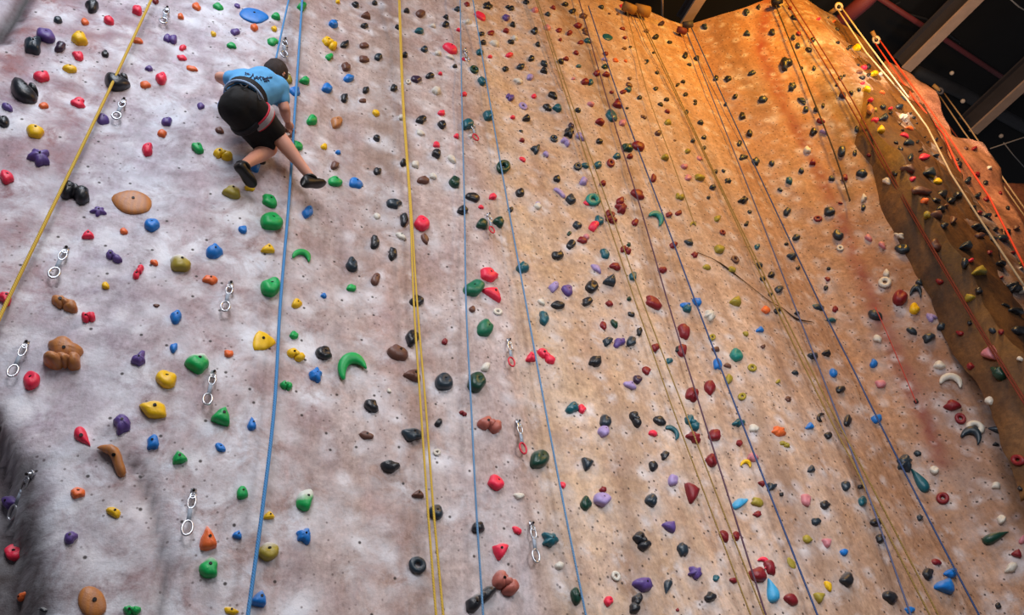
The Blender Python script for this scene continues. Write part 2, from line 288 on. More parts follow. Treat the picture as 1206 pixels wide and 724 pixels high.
(600,240):"10 38 38 30 k;205 12 50 40 w;483 147 56 46 d 45;425 208 26 32 e;438 283 78 48 k -70;517 255 58 40 m 25;548 230 42 38 p;640 112 52 62 t;600 155 55 68 r;715 75 62 70 m 20 c;725 110 70 50 m 15 c;798 28 62 65 m 0 x;895 127 66 38 m -70;1047 100 110 70 T 45 C;1135 72 42 40 m;1195 65 28 40 m;345 362 75 58 k 18;680 352 70 48 t 60;850 288 28 28 e;828 325 70 48 m 18 c;1167 290 46 46 m;98 450 70 75 t;755 440 70 48 m 22;620 455 78 42 l 35;720 540 80 82 d 20 t;590 580 75 92 k 10 j;318 585 62 58 l;415 608 85 60 u 42;1090 468 50 48 m;880 508 48 55 t;555 688 62 60 k;345 715 75 55 k;852 672 30 32 e;712 705 50 40 m;1030 697 125 62 m 32;230 695 55 36 w 30",
(800,240):"5 60 24 45 m;273 100 40 46 a;500 53 26 30 d;765 52 45 52 d;1065 48 75 56 d 10;985 102 58 38 m 0 R;480 138 28 44 k;310 200 42 36 m 30 R;100 145 40 34 a 0 C;70 268 58 38 d 22;290 315 66 62 a;112 360 40 30 m 20 x;198 448 54 32 a 25;400 392 60 42 n 45 R;378 462 54 42 a 25;830 235 46 42 d;762 283 26 22 k;802 370 52 50 d;845 453 28 22 k;555 300 34 38 t;1128 215 76 60 d 10;1143 312 48 38 w 15 R;570 432 50 44 d 30;595 528 40 42 d;655 500 40 50 k;710 600 46 58 d;648 640 30 30 d;1062 457 26 24 k;1055 530 38 28 m;1042 592 32 30 k;405 688 80 75 a 20 t;130 690 62 54 b 40;45 716 66 35 b;980 720 62 22 t",
(1006,240):"65 20 34 40 d;103 238 60 40 p 35;200 290 58 36 p 38;320 225 55 40 w 0 x;340 315 105 65 d 4 j;228 490 45 60 w;218 555 88 70 w 0 R;328 655 95 100 m 20 j;462 555 50 46 d 20 t;440 625 80 85 d 10 C;602 550 46 38 m;565 290 85 75 n 20;520 75 50 45 a;590 75 90 70 n 30 t;620 30 50 40 k;655 10 40 30 n;640 152 45 48 k;705 110 85 45 n -35 t;800 295 90 78 d 10 t;788 410 60 50 d 80;832 398 40 40 r;900 470 110 58 a 8 t;888 613 55 38 k 12;815 665 80 50 a -30 t;850 20 34 34 k;890 60 40 48 m;948 82 52 45 d;1008 82 20 18 k;1092 25 32 28 k;1150 163 40 40 n;905 170 80 65 k 20 x;895 220 60 50 n;1005 180 40 38 k;1042 187 24 24 k;1092 192 40 40 k;1060 240 70 55 d;990 245 60 50 d;965 342 34 30 m;1130 345 34 30 m;1050 420 60 56 k;1190 420 30 40 a;1185 452 30 28 w;1048 520 26 26 m;1140 590 85 75 k 20 x;1195 610 40 60 w;1080 718 60 20 k",
(0,360):"628 75 88 78 r -20 c;448 330 260 220 O 15 B;222 520 118 115 r -40 j;988 375 88 82 u 0 x;1182 510 140 110 y 10 j;1095 730 185 105 y 18",
(200,360):"45 75 75 80 b;28 293 55 55 b;200 395 155 130 g 28 G;420 335 65 45 o;665 245 145 130 y -20 Q;885 205 58 50 g;900 345 118 72 y 22 c;1098 328 115 82 k 28 j;1038 487 80 80 b 0 x;830 563 70 68 g 0 c",
(400,360):"90 430 190 160 g -25 C;228 702 100 90 k;520 220 90 100 k;420 330 140 85 n 28;525 490 130 78 n 25 t;745 530 125 108 d 15 j;980 530 120 125 e 10 j;1035 155 95 105 E 80;945 20 40 50 n;1125 40 62 42 w 15 R;748 252 36 44 m;1040 432 52 60 w;352 602 30 28 w",
(600,360):"250 82 65 82 t;155 365 70 65 r 0 t;265 355 138 62 r 35 c;668 137 56 36 m 75;748 125 66 40 e 50;868 58 46 32 k 25;927 180 58 42 k 80;867 247 62 66 d 30;700 250 58 60 d;782 258 76 56 u -15 x;615 390 72 74 k 0 x;1040 293 56 48 m 35;1138 388 42 34 t 40;975 455 62 46 m 18;913 518 58 56 v;860 560 84 52 l 20;450 722 75 72 t;518 728 58 50 r 45;1200 305 34 55 k",
(800,360):"60 15 60 60 t;38 178 98 68 m 75;22 315 85 58 m 75;95 625 80 86 m 0 x;222 577 90 68 m 80;220 65 66 58 w 20 x;235 222 46 46 a 0 R;262 305 46 36 n;275 410 80 50 b 80;345 422 54 30 n 18;355 517 66 46 a 80;412 343 90 75 T 60 j;475 195 38 32 a 40;575 168 60 38 b 5 t;597 287 30 30 n;520 438 62 46 a 25 R;448 642 54 48 a 0 R;705 535 28 32 a;775 660 42 30 n 20 x;826 472 42 36 d;700 30 46 44 k;838 50 34 34 k;955 350 56 60 d;1048 333 58 56 k 20 t;1100 473 60 52 b 45;1147 590 52 56 k;618 25 60 42 o 55;1080 98 68 36 t 5;1108 20 44 34 m 80;995 10 80 30 d 15",
(1006,360):"150 60 100 72 d 12;412 175 78 46 d 22;530 220 82 70 d -25;547 78 78 40 l 18 x;617 145 56 46 d -10;165 230 66 46 w 40;140 408 54 50 b;190 550 70 54 p 22;440 675 34 32 k;430 15 70 70 y 30;748 192 42 36 m;820 120 30 30 k;980 175 46 36 d;1045 180 40 30 m;820 428 44 44 m;605 418 75 58 w 10;690 535 155 90 w 12 C;960 335 110 90 p 15 t;1025 475 90 90 e 20 x;958 672 60 50 w;700 705 110 65 m 5 x;1175 375 36 36 w;1160 35 105 60 k 25;1180 170 85 55 k 20;1070 490 40 30 m",
(0,480):"588 200 140 110 r 228 d;868 108 115 110 u 0 x;1085 242 98 78 b -55;803 367 205 225 O 0 Z;553 597 98 72 o 5 j;65 670 95 95 u",
(200,480):"372 60 135 120 g 20 t;585 105 90 76 b 90 d;360 278 76 50 b;68 355 110 88 g -15 t;517 600 85 78 g;965 645 105 150 g 30 G",
(400,480):"190 193 96 48 n 22;520 182 132 85 d 18;358 412 108 88 k;560 612 88 56 n 10 t;705 105 50 52 k;692 315 50 44 w 0 R;878 38 50 34 m 20 c;1075 115 150 100 q 12 c;1117 525 110 88 r 35",
(600,480):"222 355 115 130 e 30 j;685 90 75 90 d;672 162 72 82 l;555 393 98 72 d 75 t;898 78 105 68 k 55 c;1068 88 82 56 k 50;1022 178 60 46 r 20;1160 172 115 55 t 48 C;1105 332 50 56 k;1025 412 72 52 k 80;1167 510 80 60 l 70;1012 650 80 86 d;665 642 102 96 l 15 j;668 580 44 40 m;548 675 92 70 e 80;380 545 48 32 r 80;70 622 62 46 w 10",
(800,480):"95 105 115 70 t 40 c;108 208 80 68 m 45 x;255 190 88 70 m 80;238 368 84 72 m 50;425 105 62 54 t 10 x;430 248 40 40 m;532 142 66 46 w 30;525 350 74 52 p 15;475 400 72 54 y 10 C;710 165 92 54 o 10 x;752 258 66 36 a 20 c;930 130 60 44 b 0 t;1010 65 72 48 k -70 C;1062 193 46 48 k;940 435 50 50 d 0 t;95 595 145 90 m 75 t;590 535 50 42 m 40 t;655 560 56 50 d 20 x;728 612 28 32 k;560 668 90 52 a 22;430 675 115 60 B -35;905 650 88 58 p 55;1040 685 64 54 k 25;1200 90 50 76 k;1185 550 52 58 d",
(1006,480):"165 75 66 54 b 40;360 388 95 90 d 30 x;465 505 195 88 t 55 d;450 322 50 38 d 30;570 440 62 56 w 0 j;630 640 88 76 m 15 R;755 75 82 66 m 40 R;860 140 128 90 w 15 R;835 200 140 110 d 25 C;1000 150 155 60 d 5 d;1005 258 50 28 k 0 t;1160 370 95 70 m 10 R;1175 572 36 34 k;1010 550 64 46 w 10;52 555 36 38 k;65 660 72 48 t 70",
(0,600):"500 192 98 86 u -40;810 15 90 64 y 35;98 300 118 105 r 30 j;153 615 78 52 o -70;655 650 215 180 O 55 P;940 712 105 85 g -10 c;305 710 50 30 k",
(200,600):"707 42 75 58 y 0 t;275 215 120 160 o -5 t;482 178 68 62 b 20 t;958 182 95 86 b 10 x;705 290 140 118 a -10 j;280 408 125 140 g 10 G;637 635 112 112 b 15 t;435 716 85 50 y",
(400,600):"688 10 105 88 d 38;988 120 80 78 k;555 390 105 122 d -50 R;1145 285 122 95 r -60 t;1185 520 175 145 q 25 c;1005 625 215 120 k -45 c",
(600,600):"57 143 64 46 r 40;292 210 92 90 t 10 x;357 395 54 56 w;478 612 108 72 e 80;758 470 74 54 w 60 R;708 645 66 58 r 50;945 222 130 90 k 45 c;1142 115 105 72 u 38 t;955 528 108 98 u 20;1128 545 98 66 d -80 d;903 660 128 84 k -85 c;1195 710 22 26 m",
(800,600):"30 280 95 64 d 80;118 445 86 70 u 10 x;262 482 36 44 t;388 500 54 38 m 15;225 615 70 64 k 50;322 182 84 56 m 48;408 183 62 50 m 70;558 28 54 38 m 0;565 455 115 102 m;600 375 82 60 r 50 C;648 408 104 60 m 75;665 565 170 96 B 75 d;800 635 98 66 m 42;800 378 82 44 a 58 p;975 82 58 50 d 40;912 207 66 46 a 50;1052 230 74 56 p 55 t;1175 300 52 42 b 60;1196 490 80 95 k 20;1062 540 72 46 y 55;998 617 80 66 a 60 t",
(1006,600):"158 85 68 60 k;192 200 62 56 k;470 52 40 42 d;1010 188 190 95 e 158 d;1047 65 60 62 w 0 j;1195 215 40 60 p;1158 310 78 60 m 20 t;1118 410 90 60 w -25;585 370 56 40 m 30;530 452 80 66 k 70;692 448 84 56 b 15 x;652 540 132 100 b 20 t;262 618 92 78 k 45;398 710 62 40 b;1025 680 42 40 k",
}

# ------------------------------------------------------------------ the overhanging right slab, far panels, left recess
AZC = 57.0
dC = Vector((math.sin(AZ(AZC)), math.cos(AZ(AZC)), 0)); nC = Vector((math.cos(AZ(AZC)), -math.sin(AZ(AZC)), 0))
INNER = [(984, 24), (1006, 66), (1018, 105), (1031, 146), (1051, 173), (1072, 213), (1086, 234), (1116, 278), (1150, 330), (1184, 390), (1216, 450), (1270, 560)]
OUTER = [(986, 24), (1012, 50), (1030, 66), (1045, 80), (1085, 118), (1110, 163), (1132, 206), (1140, 240), (1165, 285), (1190, 335), (1222, 390), (1290, 480)]
def resample(pl, n):
    L = [0]
    for a, b in zip(pl, pl[1:]): L.append(L[-1]+math.hypot(b[0]-a[0], b[1]-a[1]))
    t = np.linspace(0, L[-1], n); return list(zip(np.interp(t, L, [p[0] for p in pl]), np.interp(t, L, [p[1] for p in pl])))
def slab(left, right, P, az, nu, nv, depth, amp, seed):
    """rock slab between two outlines standing on a vertical plane through P; the rim returns backwards"""
    n = Vector((math.cos(az), -math.sin(az), 0)); A = resample(left, nv); B = resample(right, nv); V = []; Fc = []
    for i in range(nv):
        for j in range(nu):
            t = j/(nu-1); q = (A[i][0]*(1-t)+B[i][0]*t, A[i][1]*(1-t)+B[i][1]*t)
            w = on_vplane(q[0], q[1], P, az)
            k = noise.noise(w*1.7+Vector((seed, 0, 0)))*amp+noise.noise(w*5+Vector((seed, 3, 0)))*amp*.35
            V.append(w+n*k)
    for i in range(nv-1):
        for j in range(nu-1): Fc.append((i*nu+j, i*nu+j+1, (i+1)*nu+j+1, (i+1)*nu+j))
    rim = [i*nu for i in range(nv)]+[(nv-1)*nu+j for j in range(1, nu)]+[i*nu+nu-1 for i in range(nv-2, -1, -1)]+[j for j in range(nu-2, 0, -1)]
    o = len(V); V += [V[i]-n*depth+Vector((0, 0, -.0)) for i in rim]; m = len(rim)
    for i in range(m): Fc.append((rim[i], rim[(i+1) % m], o+(i+1) % m, o+i))
    return V, Fc
VC, FC = slab(INNER, OUTER, cor, AZ(AZC), 26, 90, .5, .09, 2)
PD = on_vplane(1112, 168, cor+dC*.0, AZ(AZC))+dC*.4
VD, FD = slab([(1042, 72), (1060, 110), (1085, 150), (1110, 215), (1125, 270), (1150, 330), (1180, 400), (1240, 470)],
              [(1044, 72), (1075, 90), (1100, 108), (1117, 146), (1119, 162), (1160, 166), (1172, 190), (1184, 222), (1206, 272), (1260, 380)], PD, AZ(72), 24, 60, .6, .08, 5)
PE = on_vplane(1195, 240, PD, AZ(72))+Vector((.3, 1.2, 0))
VE, FE = slab([(1178, 216), (1190, 250), (1206, 290), (1250, 380)], [(1180, 214), (1215, 217), (1250, 260), (1300, 380)], PE, AZ(72), 8, 14, .4, .05, 8)
def leaf_left():
    L = [(-3, 482), (10, 513), (21, 540), (25, 560), (28, 600), (36, 640), (42, 680), (46, 735), (50, 790)]
    V = []; Fc = []
    A = resample(L, 24)
    return A
# ------------------------------------------------------------------ hit test for everything that hangs on the walls
allV = [tuple(v) for v in V1]; allF = [tuple(f) for f in F1.tolist()]
for Vv, Ff in ((VC, FC), (VD, FD), (VE, FE)):
    o = len(allV); allV += [tuple(v) for v in Vv]; allF += [tuple(i+o for i in f) for f in Ff]
BV = BVHTree.FromPolygons(allV, allF)
def hit(px, py):
    d = ray(px, py).normalized(); r = BV.ray_cast(CAM, d)
    if r[0] is None: return None
    n = r[1] if r[1].dot(d) < 0 else -r[1]
    return r[0], n
def smooth_normal(px, py, rad=7):
    n = Vector()
    c = hit(px, py)
    for dx, dy in ((0, 0), (rad, 0), (-rad, 0), (0, rad), (0, -rad)):
        h = hit(px+dx, py+dy)
        if h and (h[0]-c[0]).length < .7: n += h[1]
    return n.normalized()
def off_wall(px, py, clear):
    """world point that shows at px, py and stands `clear` metres off the wall"""
    h = hit(px, py)
    if h is None: return None
    d = ray(px, py).normalized(); n = smooth_normal(px, py, 12)
    return h[0]-d*(clear/max(.25, -n.dot(d)))
# ------------------------------------------------------------------ wall materials
def wall_mat(name, stops, kind):
    m, nt, b = newmat(name); L = nt.links
    if kind == 'front':
        uv = N(nt, 'ShaderNodeUVMap'); uv.uv_map = 'run'; vec = uv.outputs[0]
    else:
        tc = N(nt, 'ShaderNodeTexCoord'); vec = tc.outputs['Object']
    sep = N(nt, 'ShaderNodeSeparateXYZ'); L.new(vec, sep.inputs[0])
    def noise_(scale, det=5.0, sx=1, sy=1, sz_=1, rough=.55, dist=0.0):
        mp = N(nt, 'ShaderNodeMapping'); mp.inputs['Scale'].default_value = (sx, sy, sz_); L.new(vec, mp.inputs[0])
        n = N(nt, 'ShaderNodeTexNoise', Scale=scale, Detail=det, Roughness=rough, Distortion=dist); L.new(mp.outputs[0], n.inputs['Vector']); return n.outputs[0]
    vy = .12 if kind == 'front' else 1; vz = 1 if kind == 'front' else .12
    warp = noise_(.9, 4.0, 1, .25)
    if kind == 'front':
        f = math_(nt, 'MULTIPLY', sep.outputs[0], 1/SLEN)
        f = math_(nt, 'ADD', f, math_(nt, 'MULTIPLY', math_(nt, 'SUBTRACT', warp, .5), .05))
        col = ramp(nt, f, stops)
        low = math_(nt, 'SUBTRACT', 1.0, math_(nt, 'MULTIPLY', sep.outputs[1], 1/9.0), True)
        # the paint turns warmer up the right half
    else:
        col = ramp(nt, warp, stops)
    streak = noise_(2.6, 5.0, 1, vy, vz, .6)
    blot = noise_(1.6, 6.0, 1, 1, 1, .62, .2)
    fine = noise_(14.0, 5.0, 1, 1, 1, .65)
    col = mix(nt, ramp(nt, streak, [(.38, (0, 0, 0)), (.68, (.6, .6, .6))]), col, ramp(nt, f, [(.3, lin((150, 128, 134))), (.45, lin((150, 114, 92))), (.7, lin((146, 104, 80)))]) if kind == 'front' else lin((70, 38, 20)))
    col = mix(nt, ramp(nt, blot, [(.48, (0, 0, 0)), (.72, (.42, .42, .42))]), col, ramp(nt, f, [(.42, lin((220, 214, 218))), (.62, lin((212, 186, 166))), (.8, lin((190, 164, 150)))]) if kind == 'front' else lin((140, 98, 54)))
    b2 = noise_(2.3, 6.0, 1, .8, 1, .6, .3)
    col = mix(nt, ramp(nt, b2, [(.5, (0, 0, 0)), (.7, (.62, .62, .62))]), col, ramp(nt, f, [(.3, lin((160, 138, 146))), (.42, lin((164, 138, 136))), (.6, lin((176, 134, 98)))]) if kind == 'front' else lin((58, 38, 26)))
    col = mix(nt, 1.0, col, ramp(nt, fine, [(.28, (.66, .63, .62)), (.72, (1.2, 1.2, 1.2))]), 'MULTIPLY')
    grit = noise_(38.0, 4.0, 1, .6, 1, .7)
    col = mix(nt, 1.0, col, ramp(nt, grit, [(.3, (.74, .71, .7)), (.5, (1, 1, 1)), (.7, (1.14, 1.14, 1.16))]), 'MULTIPLY')
    run_ = noise_(9.0, 4.0, 1, .05 if kind == 'front' else 1, 1 if kind == 'front' else .05, .6)
    col = mix(nt, 1.0, col, ramp(nt, run_, [(.3, (.84, .82, .82)), (.5, (1, 1, 1)), (.72, (1.16, 1.16, 1.18))]), 'MULTIPLY')
    if kind == 'front':
        at = N(nt, 'ShaderNodeAttribute'); at.attribute_name = 'marks'; sc = N(nt, 'ShaderNodeSeparateColor'); L.new(at.outputs['Color'], sc.inputs[0])
        brk = noise_(7.0, 5.0, 1, 1, 1, .65)
        def mask(x, lo=.3): return math_(nt, 'MULTIPLY', x, ramp(nt, brk, [(lo, (.35, .35, .35)), (.62, (1, 1, 1))]), True)
        col = mix(nt, mask(sc.outputs[0]), col, lin((136, 66, 58)))
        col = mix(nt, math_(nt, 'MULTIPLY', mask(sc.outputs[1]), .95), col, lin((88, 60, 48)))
        ck = N(nt, 'ShaderNodeAttribute'); ck.attribute_name = 'chalk'
        cn = noise_(5.0, 5.0, 1, 1, 1, .7, .4)
        col = mix(nt, math_(nt, 'MULTIPLY', ck.outputs['Fac'], ramp(nt, cn, [(.33, (0, 0, 0)), (.6, (1, 1, 1))]), True), col, lin((226, 232, 244)))
        # insert holes with chalk halos
        mp = N(nt, 'ShaderNodeMapping'); mp.inputs['Scale'].default_value = (1, 1, 1); L.new(vec, mp.inputs[0])
        vo = N(nt, 'ShaderNodeTexVoronoi', Scale=4.2, Randomness=.95); vo.voronoi_dimensions = '2D'; L.new(mp.outputs[0], vo.inputs['Vector'])
        halo = math_(nt, 'MULTIPLY', ramp(nt, vo.outputs['Distance'], [(.1, (.75, .75, .75)), (.34, (0, 0, 0))]), ramp(nt, cn, [(.42, (0, 0, 0)), (.66, (1, 1, 1))]))
        halo = math_(nt, 'MULTIPLY', halo, ramp(nt, f, [(.0, (1, 1, 1)), (.5, (.8, .8, .8)), (.78, (.7, .7, .7)), (.92, (.4, .4, .4))]))
        col = mix(nt, halo, col, lin((232, 232, 240)))
        drop = N(nt, 'ShaderNodeSeparateColor'); L.new(vo.outputs['Color'], drop.inputs[0])
        keepm = ramp(nt, drop.outputs[0], [(.38, (0, 0, 0)), (.4, (1, 1, 1))])
        hole = ramp(nt, vo.outputs['Distance'], [(.026, (1, 1, 1)), (.05, (0, 0, 0))])
        col = mix(nt, math_(nt, 'MULTIPLY', math_(nt, 'MULTIPLY', hole, keepm), .9), col, lin((34, 22, 20)))
        v2 = N(nt, 'ShaderNodeTexVoronoi', Scale=6.6, Randomness=.85); v2.voronoi_dimensions = '2D'; L.new(vec, v2.inputs['Vector'])
        h2 = math_(nt, 'MULTIPLY', ramp(nt, v2.outputs['Distance'], [(.04, (1, 1, 1)), (.075, (0, 0, 0))]), ramp(nt, f, [(.36, (0, 0, 0)), (.5, (.85, .85, .85))]))
        r2 = math_(nt, 'MULTIPLY', math_(nt, 'MULTIPLY', ramp(nt, v2.outputs['Distance'], [(.08, (.7, .7, .7)), (.34, (0, 0, 0))]), ramp(nt, cn, [(.5, (0, 0, 0)), (.66, (1, 1, 1))])), ramp(nt, f, [(.36, (0, 0, 0)), (.5, (.8, .8, .8))]))
        col = mix(nt, r2, col, lin((214, 198, 200)))
        col = mix(nt, h2, col, lin((44, 28, 24)))
        vs = N(nt, 'ShaderNodeTexVoronoi', Scale=11.0, Randomness=1.0); vs.voronoi_dimensions = '2D'; L.new(vec, vs.inputs['Vector'])
        spk = math_(nt, 'MULTIPLY', ramp(nt, vs.outputs['Distance'], [(.05, (1, 1, 1)), (.09, (0, 0, 0))]), ramp(nt, blot, [(.5, (0, 0, 0)), (.55, (.6, .6, .6))]))
        col = mix(nt, spk, col, lin((60, 40, 36)))
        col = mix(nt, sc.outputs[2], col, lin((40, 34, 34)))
    L.new(col, b.inputs['Base Color']); b.inputs['Roughness'].default_value = .62; b.inputs['Specular IOR Level'].default_value = .35
    mid = noise_(4.0, 6.0, 1, 1, 1, .6)
    hgt = math_(nt, 'ADD', math_(nt, 'MULTIPLY', mid, 1.0), math_(nt, 'MULTIPLY', fine, .35))
    bp = N(nt, 'ShaderNodeBump', Strength=.42, Distance=.045); L.new(hgt, bp.inputs['Height']); L.new(bp.outputs[0], b.inputs['Normal'])
    return m
def sfrac(px, py): return sz(px, py)[0]/SLEN
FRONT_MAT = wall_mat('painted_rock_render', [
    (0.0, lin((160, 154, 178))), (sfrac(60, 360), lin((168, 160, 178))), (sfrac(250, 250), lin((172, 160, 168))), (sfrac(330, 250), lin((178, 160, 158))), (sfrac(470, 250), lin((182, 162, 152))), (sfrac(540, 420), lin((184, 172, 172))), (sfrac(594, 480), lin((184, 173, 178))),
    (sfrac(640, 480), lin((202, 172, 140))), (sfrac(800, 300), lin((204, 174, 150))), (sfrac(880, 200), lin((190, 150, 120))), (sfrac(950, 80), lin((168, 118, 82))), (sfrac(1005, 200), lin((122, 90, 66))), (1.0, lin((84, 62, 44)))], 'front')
SLAB_MAT = wall_mat('ochre_rock_render', [(.3, lin((60, 42, 26))), (.5, lin((112, 76, 36))), (.7, lin((84, 60, 40)))], 'slab')
FAR_MAT = wall_mat('pink_rock_render', [(.3, lin((150, 96, 76))), (.5, lin((196, 140, 110))), (.7, lin((130, 78, 56)))], 'slab')
BROWN_MAT = wall_mat('brown_rock_render', [(.3, lin((90, 50, 36))), (.7, lin((120, 70, 48)))], 'slab')
# ------------------------------------------------------------------ parse holds
HOLDS = []
for (ox, oy), s in TILES.items():
    for rec in s.split(';'):
        f = rec.split(); k = 6.03
        HOLDS.append(dict(x=ox+float(f[0])/k, y=oy+float(f[1])/k, w=float(f[2])/k, h=float(f[3])/k, c=f[4],
                          a=float(f[5]) if len(f) > 5 else None, sh=f[6] if len(f) > 6 else None))
wall_front_only = lambda h: h['y'] > -5 and hit0(h['x'], h['y']) is not None and (hit(h['x'], h['y'])[0]-hit0(h['x'], h['y'])).length < .2
# chalk worn onto the wall around the holds
for h in HOLDS:
    if wall_front_only(h):
        s_, z_ = sz(h['x'], h['y']+h['h']*.3); r = .06+.05*random.random()+h['w']*.0012
        amt = (1.0 if h['x'] < 330 else 0.7 if h['x'] < 560 else .4)*random.uniform(.5, 1.1)
        chalk = np.maximum(chalk, amt*np.exp(-(((SS-s_)/(r*1.25))**2+((ZZ-z_+.02)/r)**2)))
for _ in range(330):
    x, y = random.choice((random.uniform(-10, 400), random.uniform(-10, 1150))), random.uniform(-10, 730)
    s_, z_ = sz(x, y); r = random.uniform(.06, .2); amt = random.uniform(.4, 1.0)*(1 if x < 380 else .55 if x < 620 else .3)
    chalk = np.maximum(chalk, amt*np.exp(-(((SS-s_)/(r*1.3))**2+((ZZ-z_)/r)**2)))
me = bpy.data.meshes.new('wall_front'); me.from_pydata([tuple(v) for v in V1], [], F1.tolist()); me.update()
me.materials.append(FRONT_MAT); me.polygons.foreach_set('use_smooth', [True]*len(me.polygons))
uvl = me.uv_layers.new(name='run'); li = np.empty(len(me.loops), dtype=np.int32); me.loops.foreach_get('vertex_index', li)
uvs = np.stack([SS.reshape(-1)[li], ZZ.reshape(-1)[li]], -1).astype(np.float32); uvl.data.foreach_set('uv', uvs.reshape(-1))
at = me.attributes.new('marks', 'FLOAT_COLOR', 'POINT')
at.data.foreach_set('color', np.stack([red, dark, crack_and_shade, np.ones(SS.shape)], -1).reshape(-1).astype(np.float32))
at = me.attributes.new('chalk', 'FLOAT', 'POINT'); at.data.foreach_set('value', chalk.reshape(-1).astype(np.float32))
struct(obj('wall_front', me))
struct(obj('wall_right', mesh('wall_right', VC, FC, SLAB_MAT)))
struct(obj('wall_far', mesh('wall_far', VD, FD, FAR_MAT)))
struct(obj('wall_end', mesh('wall_end', VE, FE, BROWN_MAT)))
# ------------------------------------------------------------------ hold shapes in unit space (x right, y up, z off the wall)
def blob(seed, nseg=18, nr=6, lobes=None, wob=.13, p=.8, apex=(0, .0), pocket=0, flat=1.0, tri=0.0, rough=.05, sq=0):
    R = random.Random(seed); ph = [R.uniform(0, 6.28) for _ in range(6)]; am = [R.uniform(.3, 1)*wob/(k+1)**.5 for k in range(4)]
    V = []; Fc = []
    def out(t):
        r = 1+sum(am[k]*math.cos((k+2)*t+ph[k]) for k in range(4))
        if tri: r *= (1-tri)+tri*1.3*.5/math.cos(((t-math.pi/2) % (2*math.pi/3))-math.pi/3)
        if lobes: r *= 1+.17*math.cos(lobes*t+ph[4])
        return r
    prof = [(1.0, -.35), (1.02, .12), (.97, .42), (.84, .7), (.6, .9), (.3, .985)]
    for j, (f, z) in enumerate(prof):
        for i in range(nseg):
            t = 2*math.pi*i/nseg; r = out(t)*f
            x, y = r*math.cos(t), r*math.sin(t)
            k = max(0, z)**1.5
            x += apex[0]*k; y += apex[1]*k
            zz = z*flat*(1+rough*R.uniform(-1, 1)*(z > .3))
            if pocket: zz -= pocket*math.exp(-((x/.5)**2+((y-.35)/.35)**2))*(z > .3)
            x *= 1+rough*R.uniform(-.5, .5); y *= 1+rough*R.uniform(-.5, .5)
            V.append(Vector((x, y, zz)))
    top = len(V); zz = flat
    if pocket: zz -= pocket*.4
    V.append(Vector((apex[0], apex[1], zz)))
    n = len(prof)
    for j in range(n-1):
        for i in range(nseg): Fc.append((j*nseg+i, j*nseg+(i+1) % nseg, (j+1)*nseg+(i+1) % nseg, (j+1)*nseg+i))
    for i in range(nseg): Fc.append(((n-1)*nseg+i, (n-1)*nseg+(i+1) % nseg, top))
    return V, Fc
def xform(vf, sx, sy, dx, dy, sz_=1, rot=0):
    c, s = math.cos(rot), math.sin(rot)
    return [Vector(((v.x*c-v.y*s)*sx+dx, (v.x*s+v.y*c)*sy+dy, v.z*sz_)) for v in vf[0]], vf[1]
def join(*l):
    V = []; Fc = []
    for v, f in l:
        o = len(V); V += v; Fc += [tuple(i+o for i in q) for q in f]
    return V, Fc
def sweep(path, rad, zlift=.35, seg=10):
    P = [Vector((x, y, z)) for x, y, z in path]; return tube(P, rad, seg)
